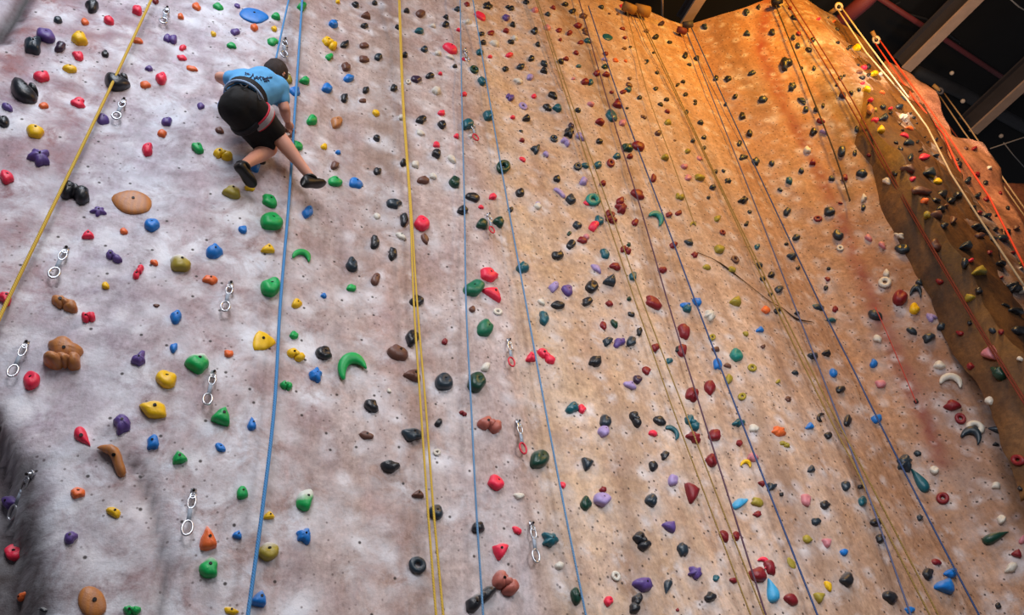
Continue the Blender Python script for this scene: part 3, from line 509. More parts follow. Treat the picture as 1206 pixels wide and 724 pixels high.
def shape(kind, seed):
    R = random.Random(seed)
    if kind == 'j': return blob(seed, 22, pocket=.42, apex=(0, -.28), wob=.08, rough=.02)
    if kind == 't': return blob(seed, 20, tri=.72, wob=.05, apex=(0, -.12), rough=.03)
    if kind == 'p': return blob(seed, 28, wob=.05, flat=.55, rough=.03)
    if kind == 'P': return blob(seed, 28, wob=.03, flat=.6, rough=.01, apex=(.1, 0))
    if kind == 'Q': return blob(seed, 24, tri=.35, wob=.08, flat=.6, rough=.015)
    if kind == 'x': return blob(seed, 26, lobes=R.choice((4, 5, 3)), wob=.2, rough=.1)
    if kind == 'G': return blob(seed, 22, tri=.2, wob=.1, rough=.02, apex=(.1, -.2), pocket=.15)
    if kind == 'd':
        v, f = blob(seed, 22, wob=.02, rough=.015)
        return [Vector((q.x, q.y*(.62+.5*q.x), q.z*(.7+.35*q.x))) for q in v], f
    if kind == 'c':
        return join(xform(blob(seed, 16), .56, .78, -.48, .12, .9), xform(blob(seed+1, 16), .6, .72, .44, -.14), xform(blob(seed+2, 14), .42, .5, 0, .05, 1.05))
    if kind == 'h':
        v, f = blob(seed, 24, wob=.04, apex=(.05, -.2), rough=.03)
        a = [Vector((q.x, q.y*(.85-.25*q.x)+.35*(q.x*q.x-.4), q.z*(1.1-.2*q.x))) for q in v], f
        return join(a, xform(blob(seed+3, 14), .4, .35, .35, .75, .8))
    if kind == 'C':
        pts = []; rad = []
        for i in range(15):
            t = i/14; a = math.pi*(1.0-t); pts.append((math.cos(a)*.85, math.sin(a)*1.35-.62, .3)); rad.append(.06+.4*math.sin(math.pi*min(1, t*.96+.04))**1.05)
        v, f = tube(pts, rad, 12); return [Vector((q.x, q.y, q.z if q.z > -.2 else -.2)) for q in v], f
    if kind == 'R':
        b = MB(); b.torus((0, 0, .3), Vector((.66, 0, 0)), Vector((0, .66, 0)), .36, 22, 10); return b.V, b.F
    if kind == 'B':                                                    # big sculpted block with a snout
        a = blob(seed, 30, tri=.3, wob=.16, rough=.04)
        return join(xform(a, .98, .62, .02, .34, .7), xform(blob(seed+1, 20, rough=.03), .36, .46, .62, -.3, .9), xform(blob(seed+2, 22, wob=.04, rough=.02), .5, .36, -.38, -.62, 1.25), xform(blob(seed+5, 16), .42, .34, .1, -.4, 1.0))
    if kind == 'Z':                                                    # long bent hold: pointed tail, square foot
        pts = [(-1.0, .80, .06), (-.78, .76, .16), (-.5, .68, .26), (-.18, .6, .34), (.08, .42, .38), (.24, .12, .36), (.34, -.2, .34), (.46, -.5, .34), (.58, -.8, .28), (.62, -.95, .1)]
        rad = [.03, .14, .23, .31, .36, .35, .33, .33, .3, .12]
        return tube(pts, rad, 14)
    w = R.random()
    if w < .25: return blob(seed, 18, tri=R.uniform(.2, .5), apex=(R.uniform(-.15, .15), -.2))
    if w < .45: return blob(seed, 18, pocket=.3, apex=(0, -.22))
    return blob(seed, 18, wob=.16, apex=(R.uniform(-.25, .25), R.uniform(-.3, .1)))
bolt_v, bolt_f = tube([(0, 0, -.004), (0, 0, .0045)], .0085, 8)
BOLT_ME = mesh('bolt', bolt_v, bolt_f, BOLT, False)
def wall_frame(px, py):
    h = hit(px, py)
    if h is None: return None
    P = h[0]; n = smooth_normal(px, py)
    t1 = Vector((0, 0, 1)).cross(n).normalized()
    if t1.dot(RIGHT) < 0: t1 = -t1
    t2 = n.cross(t1).normalized()
    if t2.z < 0: t2 = -t2
    return P, n, t1, t2
def jac(P, t1, t2):
    e = .01; x0, y0, _ = proj(P); x1, y1, _ = proj(P+t1*e); x2, y2, _ = proj(P+t2*e)
    return np.array([[(x1-x0)/e, (x2-x0)/e], [(y1-y0)/e, (y2-y0)/e]])
def make_hold_geo(h, idx):
    fr = wall_frame(h['x'], h['y'])
    if fr is None: return None
    P, n, t1, t2 = fr
    Ji = np.linalg.inv(jac(P, t1, t2))
    a = h['a']
    if a is None: a = random.Random(idx).uniform(4, 26) if h['w'] > h['h']*.9 else random.Random(idx).uniform(-10, 25)
    a = math.radians(a)
    grow = 1.07
    A = Ji@np.array([math.cos(a), math.sin(a)])*h['w']/2*grow
    B = Ji@np.array([math.sin(a), -math.cos(a)])*h['h']/2*grow
    la, lb = np.linalg.norm(A), np.linalg.norm(B)
    # foreshortened directions lengthen on the wall; the bulge fills part of that back in
    px_m = F/proj(P)[2]
    lim = max(h['w'], h['h'])/2/px_m*1.5
    if lb > lim: B *= lim/lb
    if la > lim: A *= lim/la
    dep = .62*min(h['w'], h['h'])/px_m*{'p': .55, 'Q': .55, 'P': .6, 'B': .8, 'C': .9, 'R': .9}.get(h['sh'], 1.0)
    # keep the bulge centred on its pixel
    x0, y0, _ = proj(P); x1, y1, _ = proj(P+n*dep*.38)
    sh = Ji@np.array([x0-x1, y0-y1])
    P = P+t1*float(sh[0])+t2*float(sh[1])
    c = hit(*proj(P)[:2])
    if c and (c[0]-P).length < .15: P = c[0]
    V, Fc = shape(h['sh'], idx*7+11)
    Vl = [(v.x*A[0]+v.y*B[0], v.x*A[1]+v.y*B[1], v.z*dep) for v in V]
    Mx = Matrix((t1, t2, n)).transposed().to_4x4(); Mx.translation = P
    # wind faces outward
    if A[0]*B[1]-A[1]*B[0] < 0: Fc = [tuple(reversed(f)) for f in Fc]
    return Vl, Fc, Mx, dep, (A, B)
# ---- ropes (pixel runs traced onto the wall, kept a hand's breadth off it)
ROPES = [
    ('R1', 'yellow', .0105, [[(178, 0), (122, 120), (64, 240), (6, 360), (-8, 392)]], 'thick yellow rope slanting down the left edge of the wall'),
    ('R2', 'blue', .0105, [[(356, 0), (348, 120), (340, 240), (330, 360), (323, 480), (309, 600), (292, 724)]], 'bright blue rope hanging just right of the climber down to the bottom'),
    ('R3', 'yellow', .0075, [[(469.5, 0), (474, 120), (482.5, 240), (487.5, 360), (495.5, 480), (503.8, 600), (513.5, 724)], [(471, 0), (475.5, 120), (484, 240), (491.5, 360), (501.5, 480), (510.5, 600), (522, 724)]], 'doubled yellow rope hanging straight down the middle left of the wall'),
    ('R4', 'grey_blue', .0068, [[(542, 0), (544, 120), (547, 240), (549, 360), (555, 480), (561, 600), (569, 724)]], 'thin grey-blue rope, first one right of the doubled yellow rope'),
    ('R5', 'grey_blue', .0072, [[(557, 0), (577, 120), (598, 240), (620, 360), (642, 480), (665, 600), (690, 724)]], 'grey-blue rope second to the right of the doubled yellow rope'),
    ('R6', 'tan', .006, [[(631, 0), (669, 120), (709, 240), (750, 360), (792, 480), (837, 600), (884, 724)], [(633, 0), (673, 120), (716, 240), (759, 360), (805, 480), (851, 600), (900, 724)]], 'doubled tan rope crossing the centre of the wall, its two strands spreading downwards'),
    ('R7', 'purple', .0072, [[(682, 0), (716, 120), (753, 240), (788, 360), (825, 480), (863, 600), (902, 724)]], 'dusky purple rope just right of the doubled tan rope'),
    ('R8', 'dark_blue', .008, [[(693, 7), (731, 120), (776, 240), (800, 304), (821, 360), (867, 480), (914, 600), (962, 722)]], 'dark blue rope with loose run, second right of the doubled tan rope'),
    ('R9', 'tan', .005, [[(738, 12), (752, 70), (766, 120), (790, 185), (818, 264)]], 'short thin tan rope under the flat tan anchor, ending high on the wall'),
    ('R10', 'tan', .0075, [[(748, 12), (800, 120), (857, 240), (913, 360), (971, 480), (1006, 548), (1031, 600), (1094, 722)], [(751, 12), (802, 120), (859, 240), (918, 360), (978, 480), (1008, 537), (1041, 600), (1104, 722)]], 'doubled olive rope from the tan anchor down to the lower right'),
    ('R11', 'slate', .008, [[(807, 33), (841, 120), (889, 240), (936, 360), (983, 480), (1008, 545), (1029, 600), (1072, 722)]], 'slate blue rope from the wall corner running beside the doubled olive rope'),
    ('R12', 'dark_blue', .0085, [[(814, 32), (854, 120), (910, 240), (967, 360), (1006, 437), (1027, 480), (1088, 600), (1152, 722)]], 'long dark blue rope from the wall corner, the last blue one on the right'),
    ('R13', 'dark_brown', .010, [[(911, 0), (935, 60), (959, 120), (982, 178), (1001, 236)]], 'dark rope high on the orange top right part of the wall'),  # lower part stands in for a shadowed groove, drawn on as rope
    ('R14', 'dark_red', .009, [[(925, 0), (990, 106), (1066, 240), (1136, 360), (1208, 478)], [(931, 0), (997, 106), (1069, 240), (1139, 360), (1212, 478)]], 'doubled dark red rope down the brown right side of the wall'),
    ('R15', 'red', .005, [[(1031, 362), (1050, 405), (1079, 474)]], 'short thin red cord between a grey and a small black hold on the right'),
]
ROPE_RGB = dict(yellow=(206, 172, 64), blue=(72, 140, 200), grey_blue=(98, 142, 184), tan=(150, 122, 64), purple=(92, 62, 80), dark_blue=(52, 76, 124), dark_brown=(48, 34, 26),
                slate=(92, 96, 128), dark_red=(112, 40, 22), red=(190, 60, 50), white=(190, 176, 150), orange=(228, 70, 42), rust=(120, 48, 26), beige=(150, 120, 84))
def rope_mat(c):
    m, nt, b = newmat('rope_'+c); L = nt.links; geo = N(nt, 'ShaderNodeNewGeometry')
    wv = N(nt, 'ShaderNodeTexWave', Scale=38.0, Distortion=2.0); wv.bands_direction = 'DIAGONAL'; L.new(geo.outputs['Position'], wv.inputs['Vector'])
    k = lin(ROPE_RGB[c]); L.new(mix(nt, wv.outputs[1], tuple(v*.7 for v in k), tuple(min(1, v*1.2) for v in k)), b.inputs['Base Color']); b.inputs['Roughness'].default_value = .8
    return m
_rm = {}
def RM(c):
    if c not in _rm: _rm[c] = rope_mat(c)
    return _rm[c]
def densify(pl, step=22):
    out_ = []
    for (a, b), (c, d) in zip(pl, pl[1:]):
        n = max(1, int(math.hypot(c-a, d-b)/step))
        out_ += [(a+(c-a)*i/n, b+(d-b)*i/n) for i in range(n)]
    return out_+[pl[-1]]
def catmull(pl, sub=5):
    P = [pl[0]]+list(pl)+[pl[-1]]; o = []
    for i in range(1, len(P)-2):
        for j in range(sub):
            t = j/sub; q = []
            for k in (0, 1):
                p0, p1, p2, p3 = P[i-1][k], P[i][k], P[i+1][k], P[i+2][k]
                q.append(.5*(2*p1+(p2-p0)*t+(2*p0-5*p1+4*p2-p3)*t*t+(3*p1-p0-3*p2+p3)*t**3))
            o.append(tuple(q))
    return o+[tuple(pl[-1])]
def rope_strand(pl, clear=(.07, .1)):
    pl = [tuple(map(float, p)) for p in pl]
    if pl[0][1] <= 0:
        (a, b), (c, d) = pl[0], pl[1]; l = math.hypot(a-c, b-d); pl = [(a+(a-c)/l*70, b+(b-d)/l*70)]+pl
    if pl[-1][1] >= 720:
        (a, b), (c, d) = pl[-1], pl[-2]; l = math.hypot(a-c, b-d); pl = pl+[(a+(a-c)/l*90, b+(b-d)/l*90)]
    pts = catmull(pl, 8); out_ = []
    for i, q in enumerate(pts):
        # smoothed clearance so that the rope hangs taut instead of copying the bumps
        h = off_wall(q[0], q[1], clear[0]+(clear[1]-clear[0])*i/len(pts))
        if h is not None: out_.append(h)
    # taut: smooth depth along the ray
    ds = [(p-CAM).length for p in out_]
    for _ in range(30): ds = [ds[0]]+[(ds[i-1]+2*ds[i]+ds[i+1])/4 for i in range(1, len(ds)-1)]+[ds[-1]]
    return [CAM+(p-CAM).normalized()*(d-.02) for p, d in zip(out_, ds)]
for key, colr, rad, strands, lab in ROPES:
    b = MB()
    for st in strands: b.add(tube(rope_strand(st), rad, 7))
    o = b.make('climbing_rope', RM(colr), None, b.V[0]); tag(o, lab, 'rope', 'ropes hanging down the climbing wall')

cp_ = catmull([(821, 297), (838, 304), (850, 311), (866, 323), (884, 337), (906, 354), (922, 363), (938, 375), (957, 379)], 6)
cpts = [off_wall(x, y, .012) for x, y in cp_]; crad = [.0035+.006*math.exp(-((i/len(cp_)-.3)/.1)**2)+.007*math.exp(-((i/len(cp_)-.86)/.07)**2) for i in range(len(cp_))]
b = MB(); b.add(tube(cpts, crad, 7)); o = b.make('cord', simple('dark_line', (78, 56, 44), .8), None, b.V[0]); tag(o, 'thin dark line slanting down across the wall to the doubled olive rope', 'cord')  # slim brown tube tracing a thin dark line on the wall
# ------------------------------------------------------------------ place the holds
CNAME = dict(k='black', d='dark grey', e='dark green', E='deep green', t='teal', T='turquoise', g='green', b='blue', B='light blue', u='purple', l='lilac', v='dark purple',
             r='red', m='maroon', p='pink', o='orange', O='tan orange', n='brown', q='reddish brown', y='yellow', a='olive', w='white')
FAM = dict(CNAME); FAM.update(q='brown', k='dark', d='dark', v='dark', E='dark green', T='teal', B='blue', O='orange')
SHN = dict(j='scooped', t='wedge', p='flat', P='flat', Q='flat', x='lobed', c='knobbly', C='curved', R='ring', d='teardrop', h='horned', G='chalky', B='sculpted', Z='bent')
ORD = 'first second third fourth fifth sixth seventh eighth ninth tenth eleventh twelfth thirteenth fourteenth fifteenth sixteenth seventeenth eighteenth nineteenth twentieth'.split()
LANES = [('R1', 'left yellow'), ('R2', 'bright blue'), ('R3', 'doubled yellow'), ('R4', 'first grey-blue'), ('R5', 'second grey-blue'), ('R6', 'doubled tan'), ('R7', 'purple'),
         ('R8', 'loose navy'), ('R10', 'doubled olive'), ('R11', 'slate'), ('R12', 'last blue'), ('R14', 'doubled red')]
RX = {r[0]: r[3][0] for r in ROPES}
def rope_x(k, y):
    pl = RX[k]
    for (a, b), (c, d) in zip(pl, pl[1:]):
        if y <= d or (c, d) == pl[-1]: return a+(c-a)*(y-b)/(d-b)
BVC = BVHTree.FromPolygons([tuple(v) for v in VC], FC); BVD = BVHTree.FromPolygons([tuple(v) for v in VD], FD)
def wall_of(px, py):
    d = ray(px, py).normalized(); best = ('front', BV0.ray_cast(CAM, d)[3] or 1e9)
    for nm, bv in (('slab', BVC), ('far', BVD)):
        t = bv.ray_cast(CAM, d)[3]
        if t is not None and t < best[1]: best = (nm, t)
    return best[0]
def where(h):
    w = wall_of(h['x'], h['y'])
    if w == 'slab': return 'on the ochre slab at right'
    if w == 'far': return 'on the pink far wall'
    xs = [rope_x(k, h['y']) for k, _ in LANES]
    i = sum(1 for x in xs if x < h['x'])
    if i == 0: return 'left of the left yellow rope'
    if i == len(LANES): return 'right of the doubled red rope'
    return f'between {LANES[i-1][1]} and {LANES[i][1]} ropes'
cnt = {}
for i, h in enumerate(HOLDS):
    q = (h['w']*h['h'])**.5
    h['i'] = i; h['where'] = where(h); h['size'] = 'large' if q > 17.5 else 'medium' if q > 12 else 'small'
    cnt[(h['where'], FAM[h['c']])] = cnt.get((h['where'], FAM[h['c']]), 0)+1
cells = {}
for h in HOLDS:
    wh = h['where']; n = cnt[(wh, FAM[h['c']])]; sz_w = ''
    if n > 8: wh = ('high ' if h['y'] < 241 else 'midway ' if h['y'] < 483 else 'low ')+wh
    if n > 12: sz_w = h['size']+' '
    cells.setdefault((wh, sz_w+FAM[h['c']]), []).append(h)
print('CELLS', sorted([(len(l), k) for k, l in cells.items()])[-8:])
ORD += ['twenty-'+q for q in ORD[:9]]+['thirtieth']+['thirty-'+q for q in ORD[:9]]
for (wh, fam), l in cells.items():
    l.sort(key=lambda h: h['y']); n = len(l)
    for k, h in enumerate(l):
        if n == 1: o = f'the only {fam}'
        elif k <= (n-1)/2: o = f'topmost {fam}' if k == 0 else f'{ORD[k]} {fam} from top'
        else: o = f'lowest {fam}' if k == n-1 else f'{ORD[n-1-k]} {fam} from bottom'
        pre = '' if ' ' in fam and fam.split()[0] in ('large', 'medium', 'small') else h['size']+' '
        h['label'] = f"{pre}{CNAME[h['c']]} {SHN.get(h['sh'], 'rounded')} hold, {o}, {wh}"
        if len(h['label'].split()) > 16: h['label'] = h['label'].replace(' rounded hold', ' hold').replace(' from bottom', ' from below').replace(', the only', ', only')
        if len(h['label'].split()) > 16 and pre: h['label'] = h['label'].replace(pre, '', 1)
        if len(h['label'].split()) > 16: h['label'] = h['label'].replace('ropes', '').replace(' hold,', ',').strip()
order = sorted(HOLDS, key=lambda h: -h['w']*h['h'])
small_groups = {}
placed = 0
for rank, h in enumerate(order):
    g = make_hold_geo(h, h['i'])
    if g is None: continue
    Vl, Fc, Mx, dep, AB = g
    R = random.Random(h['i']); wht = wall_of(h['x'], h['y'])
    ch = 0.0 if wht != 'front' else (1.0 if h['sh'] == 'G' or (h['c'] == 'a' and h['x'] < 400) else R.choice((.25, .45, .6)) if h['x'] < 620 else R.choice((0.1, .25)))
    m = HM(h['c'], ch)
    if placed < 300:
        placed += 1
        o = obj('climbing_hold', mesh('climbing_hold', Vl, Fc, m)); o.matrix_world = Mx
        tag(o, h['label'], 'climbing hold', 'holds screwed to the climbing wall')
        if h['sh'] not in ('R', 'C') and h['x'] < 760 and (h['w']*h['h'])**.5 > 9:
            # bolt head sunk in the upper half of the hold
            A, B = AB; best = None
            bx, by = (.02, .18) if h['sh'] not in ('c', 'x') else (-.42 if h['sh'] == 'c' else 0, .1)
            tgt = Vector((bx*A[0]+by*B[0], bx*A[1]+by*B[1], 0))
            bt = BVHTree.FromPolygons(Vl, Fc); hz = bt.ray_cast(tgt+Vector((0, 0, dep*3)), Vector((0, 0, -1)))
            if hz[0] is not None:
                bo = obj('bolt', BOLT_ME, o); nn = hz[1] if hz[1].z > 0 else -hz[1]
                rt = nn.to_track_quat('Z', 'Y').to_matrix().to_4x4(); rt.translation = hz[0]; k = min(1.15, max(.55, h['w']/21)); bo.matrix_local = rt@Matrix.Scale(k, 4)
    else:
        sg = small_groups.setdefault(0, ([], [], [], []))
        off = len(sg[0]); sg[0].extend([Mx@Vector(v) for v in Vl]); sg[1].extend([tuple(i+off for i in f) for f in Fc])
        if m.name not in [x.name for x in sg[2]]: sg[2].append(m)
        sg[3].extend([[x.name for x in sg[2]].index(m.name)]*len(Fc))
sg = small_groups[0]; me = mesh('foothold_scatter', sg[0], sg[1]); [me.materials.append(x) for x in sg[2]]; me.polygons.foreach_set('material_index', sg[3]); me.update()
o = obj('foothold_scatter', me); o['kind'] = 'stuff'; tag(o, 'hundreds of tiny mixed colour footholds scattered over the whole climbing wall', 'footholds')
# ------------------------------------------------------------------ quickdraws
QD = [((197, 9), (191.5, 27), 'n', 'steel quickdraw at the top left, right of the left yellow rope'), ((146, 117), (135.5, 140), 'n', 'steel quickdraw below the purple hold beside the left yellow rope'),
      ((78, 292), (61, 327), 'n', 'steel quickdraw hanging right of the left yellow rope, above the snout-shaped brown hold'), ((272, 333), (264, 366), 'n', 'steel quickdraw just below a small orange hold left of the bright blue rope'),
      ((31, 403), (12, 443), 'n', 'steel quickdraw at the left edge beside a red hold'), ((252, 438), (243, 476), 'n', 'steel quickdraw just below the large green chalky hold'),
      ((34, 558), (11, 612), 'n', 'large steel quickdraw over the dark recess at the left edge'), ((228, 578), (219, 630), 'n', 'steel quickdraw above the orange triangle hold near the bottom'),
      ((336, 46), (334.5, 67), 'n', 'steel quickdraw between the two blue strands above the climber'), ((548, 58), (551, 72), 'n', 'small steel quickdraw near the top between the grey-blue ropes'),
      ((556, 144), (561, 165), 'r', 'small quickdraw with dark red sling beside a dark teal block'), ((576, 252), (580, 274), 'r', 'small quickdraw with red end between two dark green holds'),
      ((600, 400), (603, 431), 'r', 'quickdraw with red lower carabiner left of the red wedge hold'), ((611, 496), (617, 534), 'r', 'quickdraw with red lower carabiner above the large dark green hold'),
      ((627, 616), (632, 662), 'n', 'steel quickdraw left of a small teal hold near the bottom')]
for (t, b, kind, lab) in QD:
    Pt = off_wall(*t, .03); h = hit(*t); n = h[1]
    Pb = off_wall(*b, .05); d = Pb-Pt; L_ = d.length; d.normalize(); w = n.cross(d).normalized(); nn = d.cross(w).normalized()
    if nn.dot(n) < 0: nn = -nn; 
    e = empty('quickdraw', Pt, lab, 'quickdraw', 'quickdraws bolted to the wall')
    at = lambda f, up=0: Pt+d*(L_*f)+nn*up
    r = L_*.022
    hb = MB(); hb.box(at(.0, -.012), d*L_*.075, w*L_*.06, nn*.004); hb.torus(at(.12), d*L_*.055, w*L_*.055, r, 16, 6); hb.add(tube([at(0, -.04), at(0, .008)], L_*.035, 8)); hb.make('hanger', STEEL, e, Pt)
    cb = MB(); cb.torus(at(.26), d*L_*.15, w*L_*.075, r, 22, 7); cb.make('upper_carabiner', STEEL, e, Pt)
    sb = MB(); sb.box(at(.53), d*L_*.17, w*L_*.045, nn*.004); sb.make('sling', SLING if kind == 'n' else SLING, e, Pt)
    lb = MB(); lb.torus(at(.84), d*L_*.16, w*L_*.1, r*1.25, 24, 8); lo = lb.make('lower_carabiner', STEEL if kind == 'n' else SLING_R, e, Pt)
    if kind == 'r': lo['label'] = 'red carabiner'
    kb = MB(); kb.add(tube([at(.0, -.01), at(.0, .016)], L_*.03, 8)); kb.make('bolt', BOLT, e, Pt)
# ------------------------------------------------------------------ climber
_cl = [(hit0(x, y)-P0).dot(nA) for x, y in ((283, 103), (338, 150), (384, 219), (299, 222), (310, 150))]; print('WALLOFF', _cl)
BIAS = max(_cl)*.6+sum(_cl)/len(_cl)*.4
def cp(px, py, off):
    off += BIAS
    d = ray(px, py); t = ((P0-CAM).dot(nA)+off)/d.dot(nA)
    return CAM+d*t
def skin(name, verts, edges, radii, mat, parent=None, sub=2, root=0):
    me = bpy.data.meshes.new(name+'_src'); me.from_pydata([tuple(v) for v in verts], edges, [])
    o = bpy.data.objects.new(name+'_src', me); COL.objects.link(o)
    md = o.modifiers.new('skin', 'SKIN'); md.use_smooth_shade = True; md.branch_smoothing = .6
    if not me.skin_vertices: me.skin_vertices.new(name='s')
    for i, r in enumerate(radii): me.skin_vertices[0].data[i].radius = (r, r) if not isinstance(r, tuple) else r; me.skin_vertices[0].data[i].use_root = (i == root)
    s = o.modifiers.new('sub', 'SUBSURF'); s.levels = sub; s.render_levels = sub
    dg = bpy.context.evaluated_depsgraph_get(); dg.update()
    out_ = bpy.data.meshes.new_from_object(o.evaluated_get(dg)); out_.name = name
    bpy.data.objects.remove(o); out_.materials.clear(); out_.materials.append(mat)
    out_.polygons.foreach_set('use_smooth', [True]*len(out_.polygons))
    return out_
def capsule(a, b, ra, rb, n=14):
    d = (b-a); L_ = d.length; d = d.normalized() if L_ > 1e-6 else Vector((0, 0, 1)); P = []; R_ = []
    for i in range(6):
        t = math.pi/2*i/5; P.append(a-d*ra*math.cos(t)); R_.append(max(1e-3, ra*math.sin(t)))
    for i in range(1, 4): P.append(a.lerp(b, i/4)); R_.append(ra+(rb-ra)*i/4)
    for i in range(6):
        t = math.pi/2*(1-i/5); P.append(b+d*rb*math.cos(t)); R_.append(max(1e-3, rb*math.sin(t)))
    return tube(P, R_, n)
def flesh(name, caps, mat, voxel=.013, smooth=6, fold=0.0, extra=()):
    """one continuous skin grown round tapered limbs"""
    b = MB()
    for c in caps: b.add(capsule(*c))
    for e in extra: b.add(e)
    me = mesh(name+'_src', b.V, b.F); o = bpy.data.objects.new(name+'_src', me); COL.objects.link(o)
    r = o.modifiers.new('remesh', 'REMESH'); r.mode = 'VOXEL'; r.voxel_size = voxel; r.use_smooth_shade = True
    sm = o.modifiers.new('smooth', 'SMOOTH'); sm.iterations = smooth; sm.factor = .5
    dg = bpy.context.evaluated_depsgraph_get(); dg.update()
    out_ = bpy.data.meshes.new_from_object(o.evaluated_get(dg)); out_.name = name
    bpy.data.objects.remove(o); out_.materials.clear(); out_.materials.append(mat)
    out_.polygons.foreach_set('use_smooth', [True]*len(out_.polygons))
    if fold:
        for v in out_.vertices: v.co += v.normal*noise.noise(v.co*9+Vector((0, 0, v.co.z*6)))*fold
    return out_
def merge_me(name, parts, mat):
    b = MB()
    for m in parts:
        if isinstance(m, bpy.types.Mesh): b.add(([v.co.copy() for v in m.vertices], [tuple(p.vertices) for p in m.polygons]))
        else: b.add(m)
    return mesh(name, b.V, b.F, mat)
def ball(c, ax, ay, az, seg=18, rg=12):
    V = []; Fc = []
    for i in range(rg+1):
        th = math.pi*i/rg
        for k in range(seg):
            ph = 2*math.pi*k/seg
            V.append(Vector(c)+ax*math.sin(th)*math.cos(ph)+ay*math.sin(th)*math.sin(ph)+az*math.cos(th))
    for i in range(rg):
        for k in range(seg): Fc.append((i*seg+k, i*seg+(k+1) % seg, (i+1)*seg+(k+1) % seg, (i+1)*seg+k))
    return V, Fc
SKIN = simple('skin', (214, 156, 136), .5, 0, .12, 14)
SHIRT = simple('blue_cotton', (92, 168, 226), .85, 0, .12, 12, .15)
SHORTS = simple('black_cotton', (16, 16, 19), .85, 0, .25, 12, .2)
HAIR = simple('dark_brown_hair', (42, 26, 22), .6, 0, .4, 60, .6)
SHOE = simple('black_rubber', (20, 21, 24), .45, 0, .3, 20)
WEB = simple('harness_webbing', (26, 27, 34), .7, 0, .3, 50)
WEB_L = simple('pale_blue_webbing', (150, 178, 214), .7, 0, .2, 40)
PADG = simple('grey_padding', (172, 164, 170), .8, 0, .15, 40)
REDT = simple('red_trim', (200, 40, 62), .6)
INK = simple('dark_print_ink', (34, 58, 92), .8)
J = dict(pel=(284, 121, .40), sp1=(294, 110, .40), chest=(308, 101, .37), neck=(316, 97, .36), neckt=(320, 93, .35), head=(324, 88.5, .34),
         ls=(283, 95, .33), le=(259, 91, .28), lw=(271, 99, .10), rs=(327, 104, .36), re=(335, 128, .30), rw=(338, 141.5, .12),
         rh=(294, 127, .42), rk=(325, 157, .24), ra=(364.5, 207, .14), lh=(278, 128, .42), lk=(317, 175, .10), la=(287.5, 194, .20))
W3 = {k: cp(*v) for k, v in J.items()}
for a, b in (('pel', 'neck'), ('neck', 'head'), ('ls', 'le'), ('le', 'lw'), ('rs', 're'), ('re', 'rw'), ('rh', 'rk'), ('rk', 'ra'), ('lh', 'lk'), ('lk', 'la'), ('ls', 'rs')):
    print('BONE', a, b, round((W3[a]-W3[b]).length, 3), 'z', round(W3[a].z, 2))
BASE = W3['pel'].copy()
climber = empty('person', BASE, 'climber in a blue shirt and black shorts stretching across the wall', 'person')
def mid(a, b, t): return W3[a].lerp(W3[b], t)
bv = [W3['pel'], W3['sp1'], W3['chest'], W3['neck'], W3['neckt'], W3['head'],                              # 0-5
      W3['ls'], mid('ls', 'le', .5), W3['le'], mid('le', 'lw', .4), W3['lw'],                               # 6-10
      W3['rs'], mid('rs', 're', .5), W3['re'], mid('re', 'rw', .4), W3['rw'],                               # 11-15
      W3['rh'], mid('rh', 'rk', .5), W3['rk'], mid('rk', 'ra', .3), mid('rk', 'ra', .65), W3['ra'],         # 16-21
      W3['lh'], mid('lh', 'lk', .5), W3['lk'], mid('lk', 'la', .35), mid('lk', 'la', .7), W3['la']]         # 22-27
be = [(0, 1), (1, 2), (2, 3), (3, 4), (4, 5), (2, 6), (6, 7), (7, 8), (8, 9), (9, 10), (2, 11), (11, 12), (12, 13), (13, 14), (14, 15),
      (0, 16), (16, 17), (17, 18), (18, 19), (19, 20), (20, 21), (0, 22), (22, 23), (23, 24), (24, 25), (25, 26), (26, 27)]
br = [.125, .12, .135, .062, .058, .075, .066, .05, .042, .042, .028, .066, .05, .042, .042, .028, .098, .082, .06, .06, .045, .034, .098, .082, .06, .06, .045, .034]
side = (W3['rs']-W3['ls']).normalized()
def T(k, a, b, ra, rb): return (mid(a, b, k[0]), mid(a, b, k[1]), ra, rb)
limbs = [(W3['pel'], W3['chest'], .11, .115), (W3['ls'], W3['rs'], .07, .07), (W3['chest'], W3['neck'], .09, .065), (W3['neck'], W3['head'], .058, .06),
         T((0, 1), 'ls', 'le', .054, .042), T((0, .35), 'le', 'lw', .043, .041), T((.35, 1), 'le', 'lw', .041, .028),
         T((0, 1), 'rs', 're', .056, .042), T((0, .35), 're', 'rw', .043, .043), T((.35, 1), 're', 'rw', .043, .028),
         T((0, 1), 'rh', 'rk', .105, .062), T((0, .3), 'rk', 'ra', .06, .06), T((.3, .65), 'rk', 'ra', .06, .045), T((.65, 1), 'rk', 'ra', .045, .036),
         T((0, 1), 'lh', 'lk', .105, .064), T((0, .35), 'lk', 'la', .062, .062), T((.35, .7), 'lk', 'la', .062, .046), T((.7, 1), 'lk', 'la', .046, .036)]
body = flesh('body', limbs, SKIN, .011, 5)
# head: face turned to the wall and to the climber's right
hc = W3['head']; hup = (hc-W3['neck']).normalized(); fdir = (dA*.55-nA*.8+Vector((0, 0, -.1))).normalized(); fdir = (fdir-hup*fdir.dot(hup)).normalized(); hsd = fdir.cross(hup).normalized()
def hv(f, u, s): return hc+fdir*f+hup*u+hsd*s
headp = ball(hv(0, .02, 0), fdir*.095, hsd*.075, hup*.115, 22, 16)
jaw = ball(hv(.03, -.055, 0), fdir*.068, hsd*.056, hup*.06)
nose = ball(hv(.098, -.005, 0), fdir*.022, hsd*.014, hup*.026, 10, 8)
ears = [ball(hv(-.008, -.004, s*.077), fdir*.022, hsd*.01, hup*.034, 10, 8) for s in (-1, 1)]
brow = ball(hv(.078, .032, 0), fdir*.02, hsd*.05, hup*.012, 12, 8)
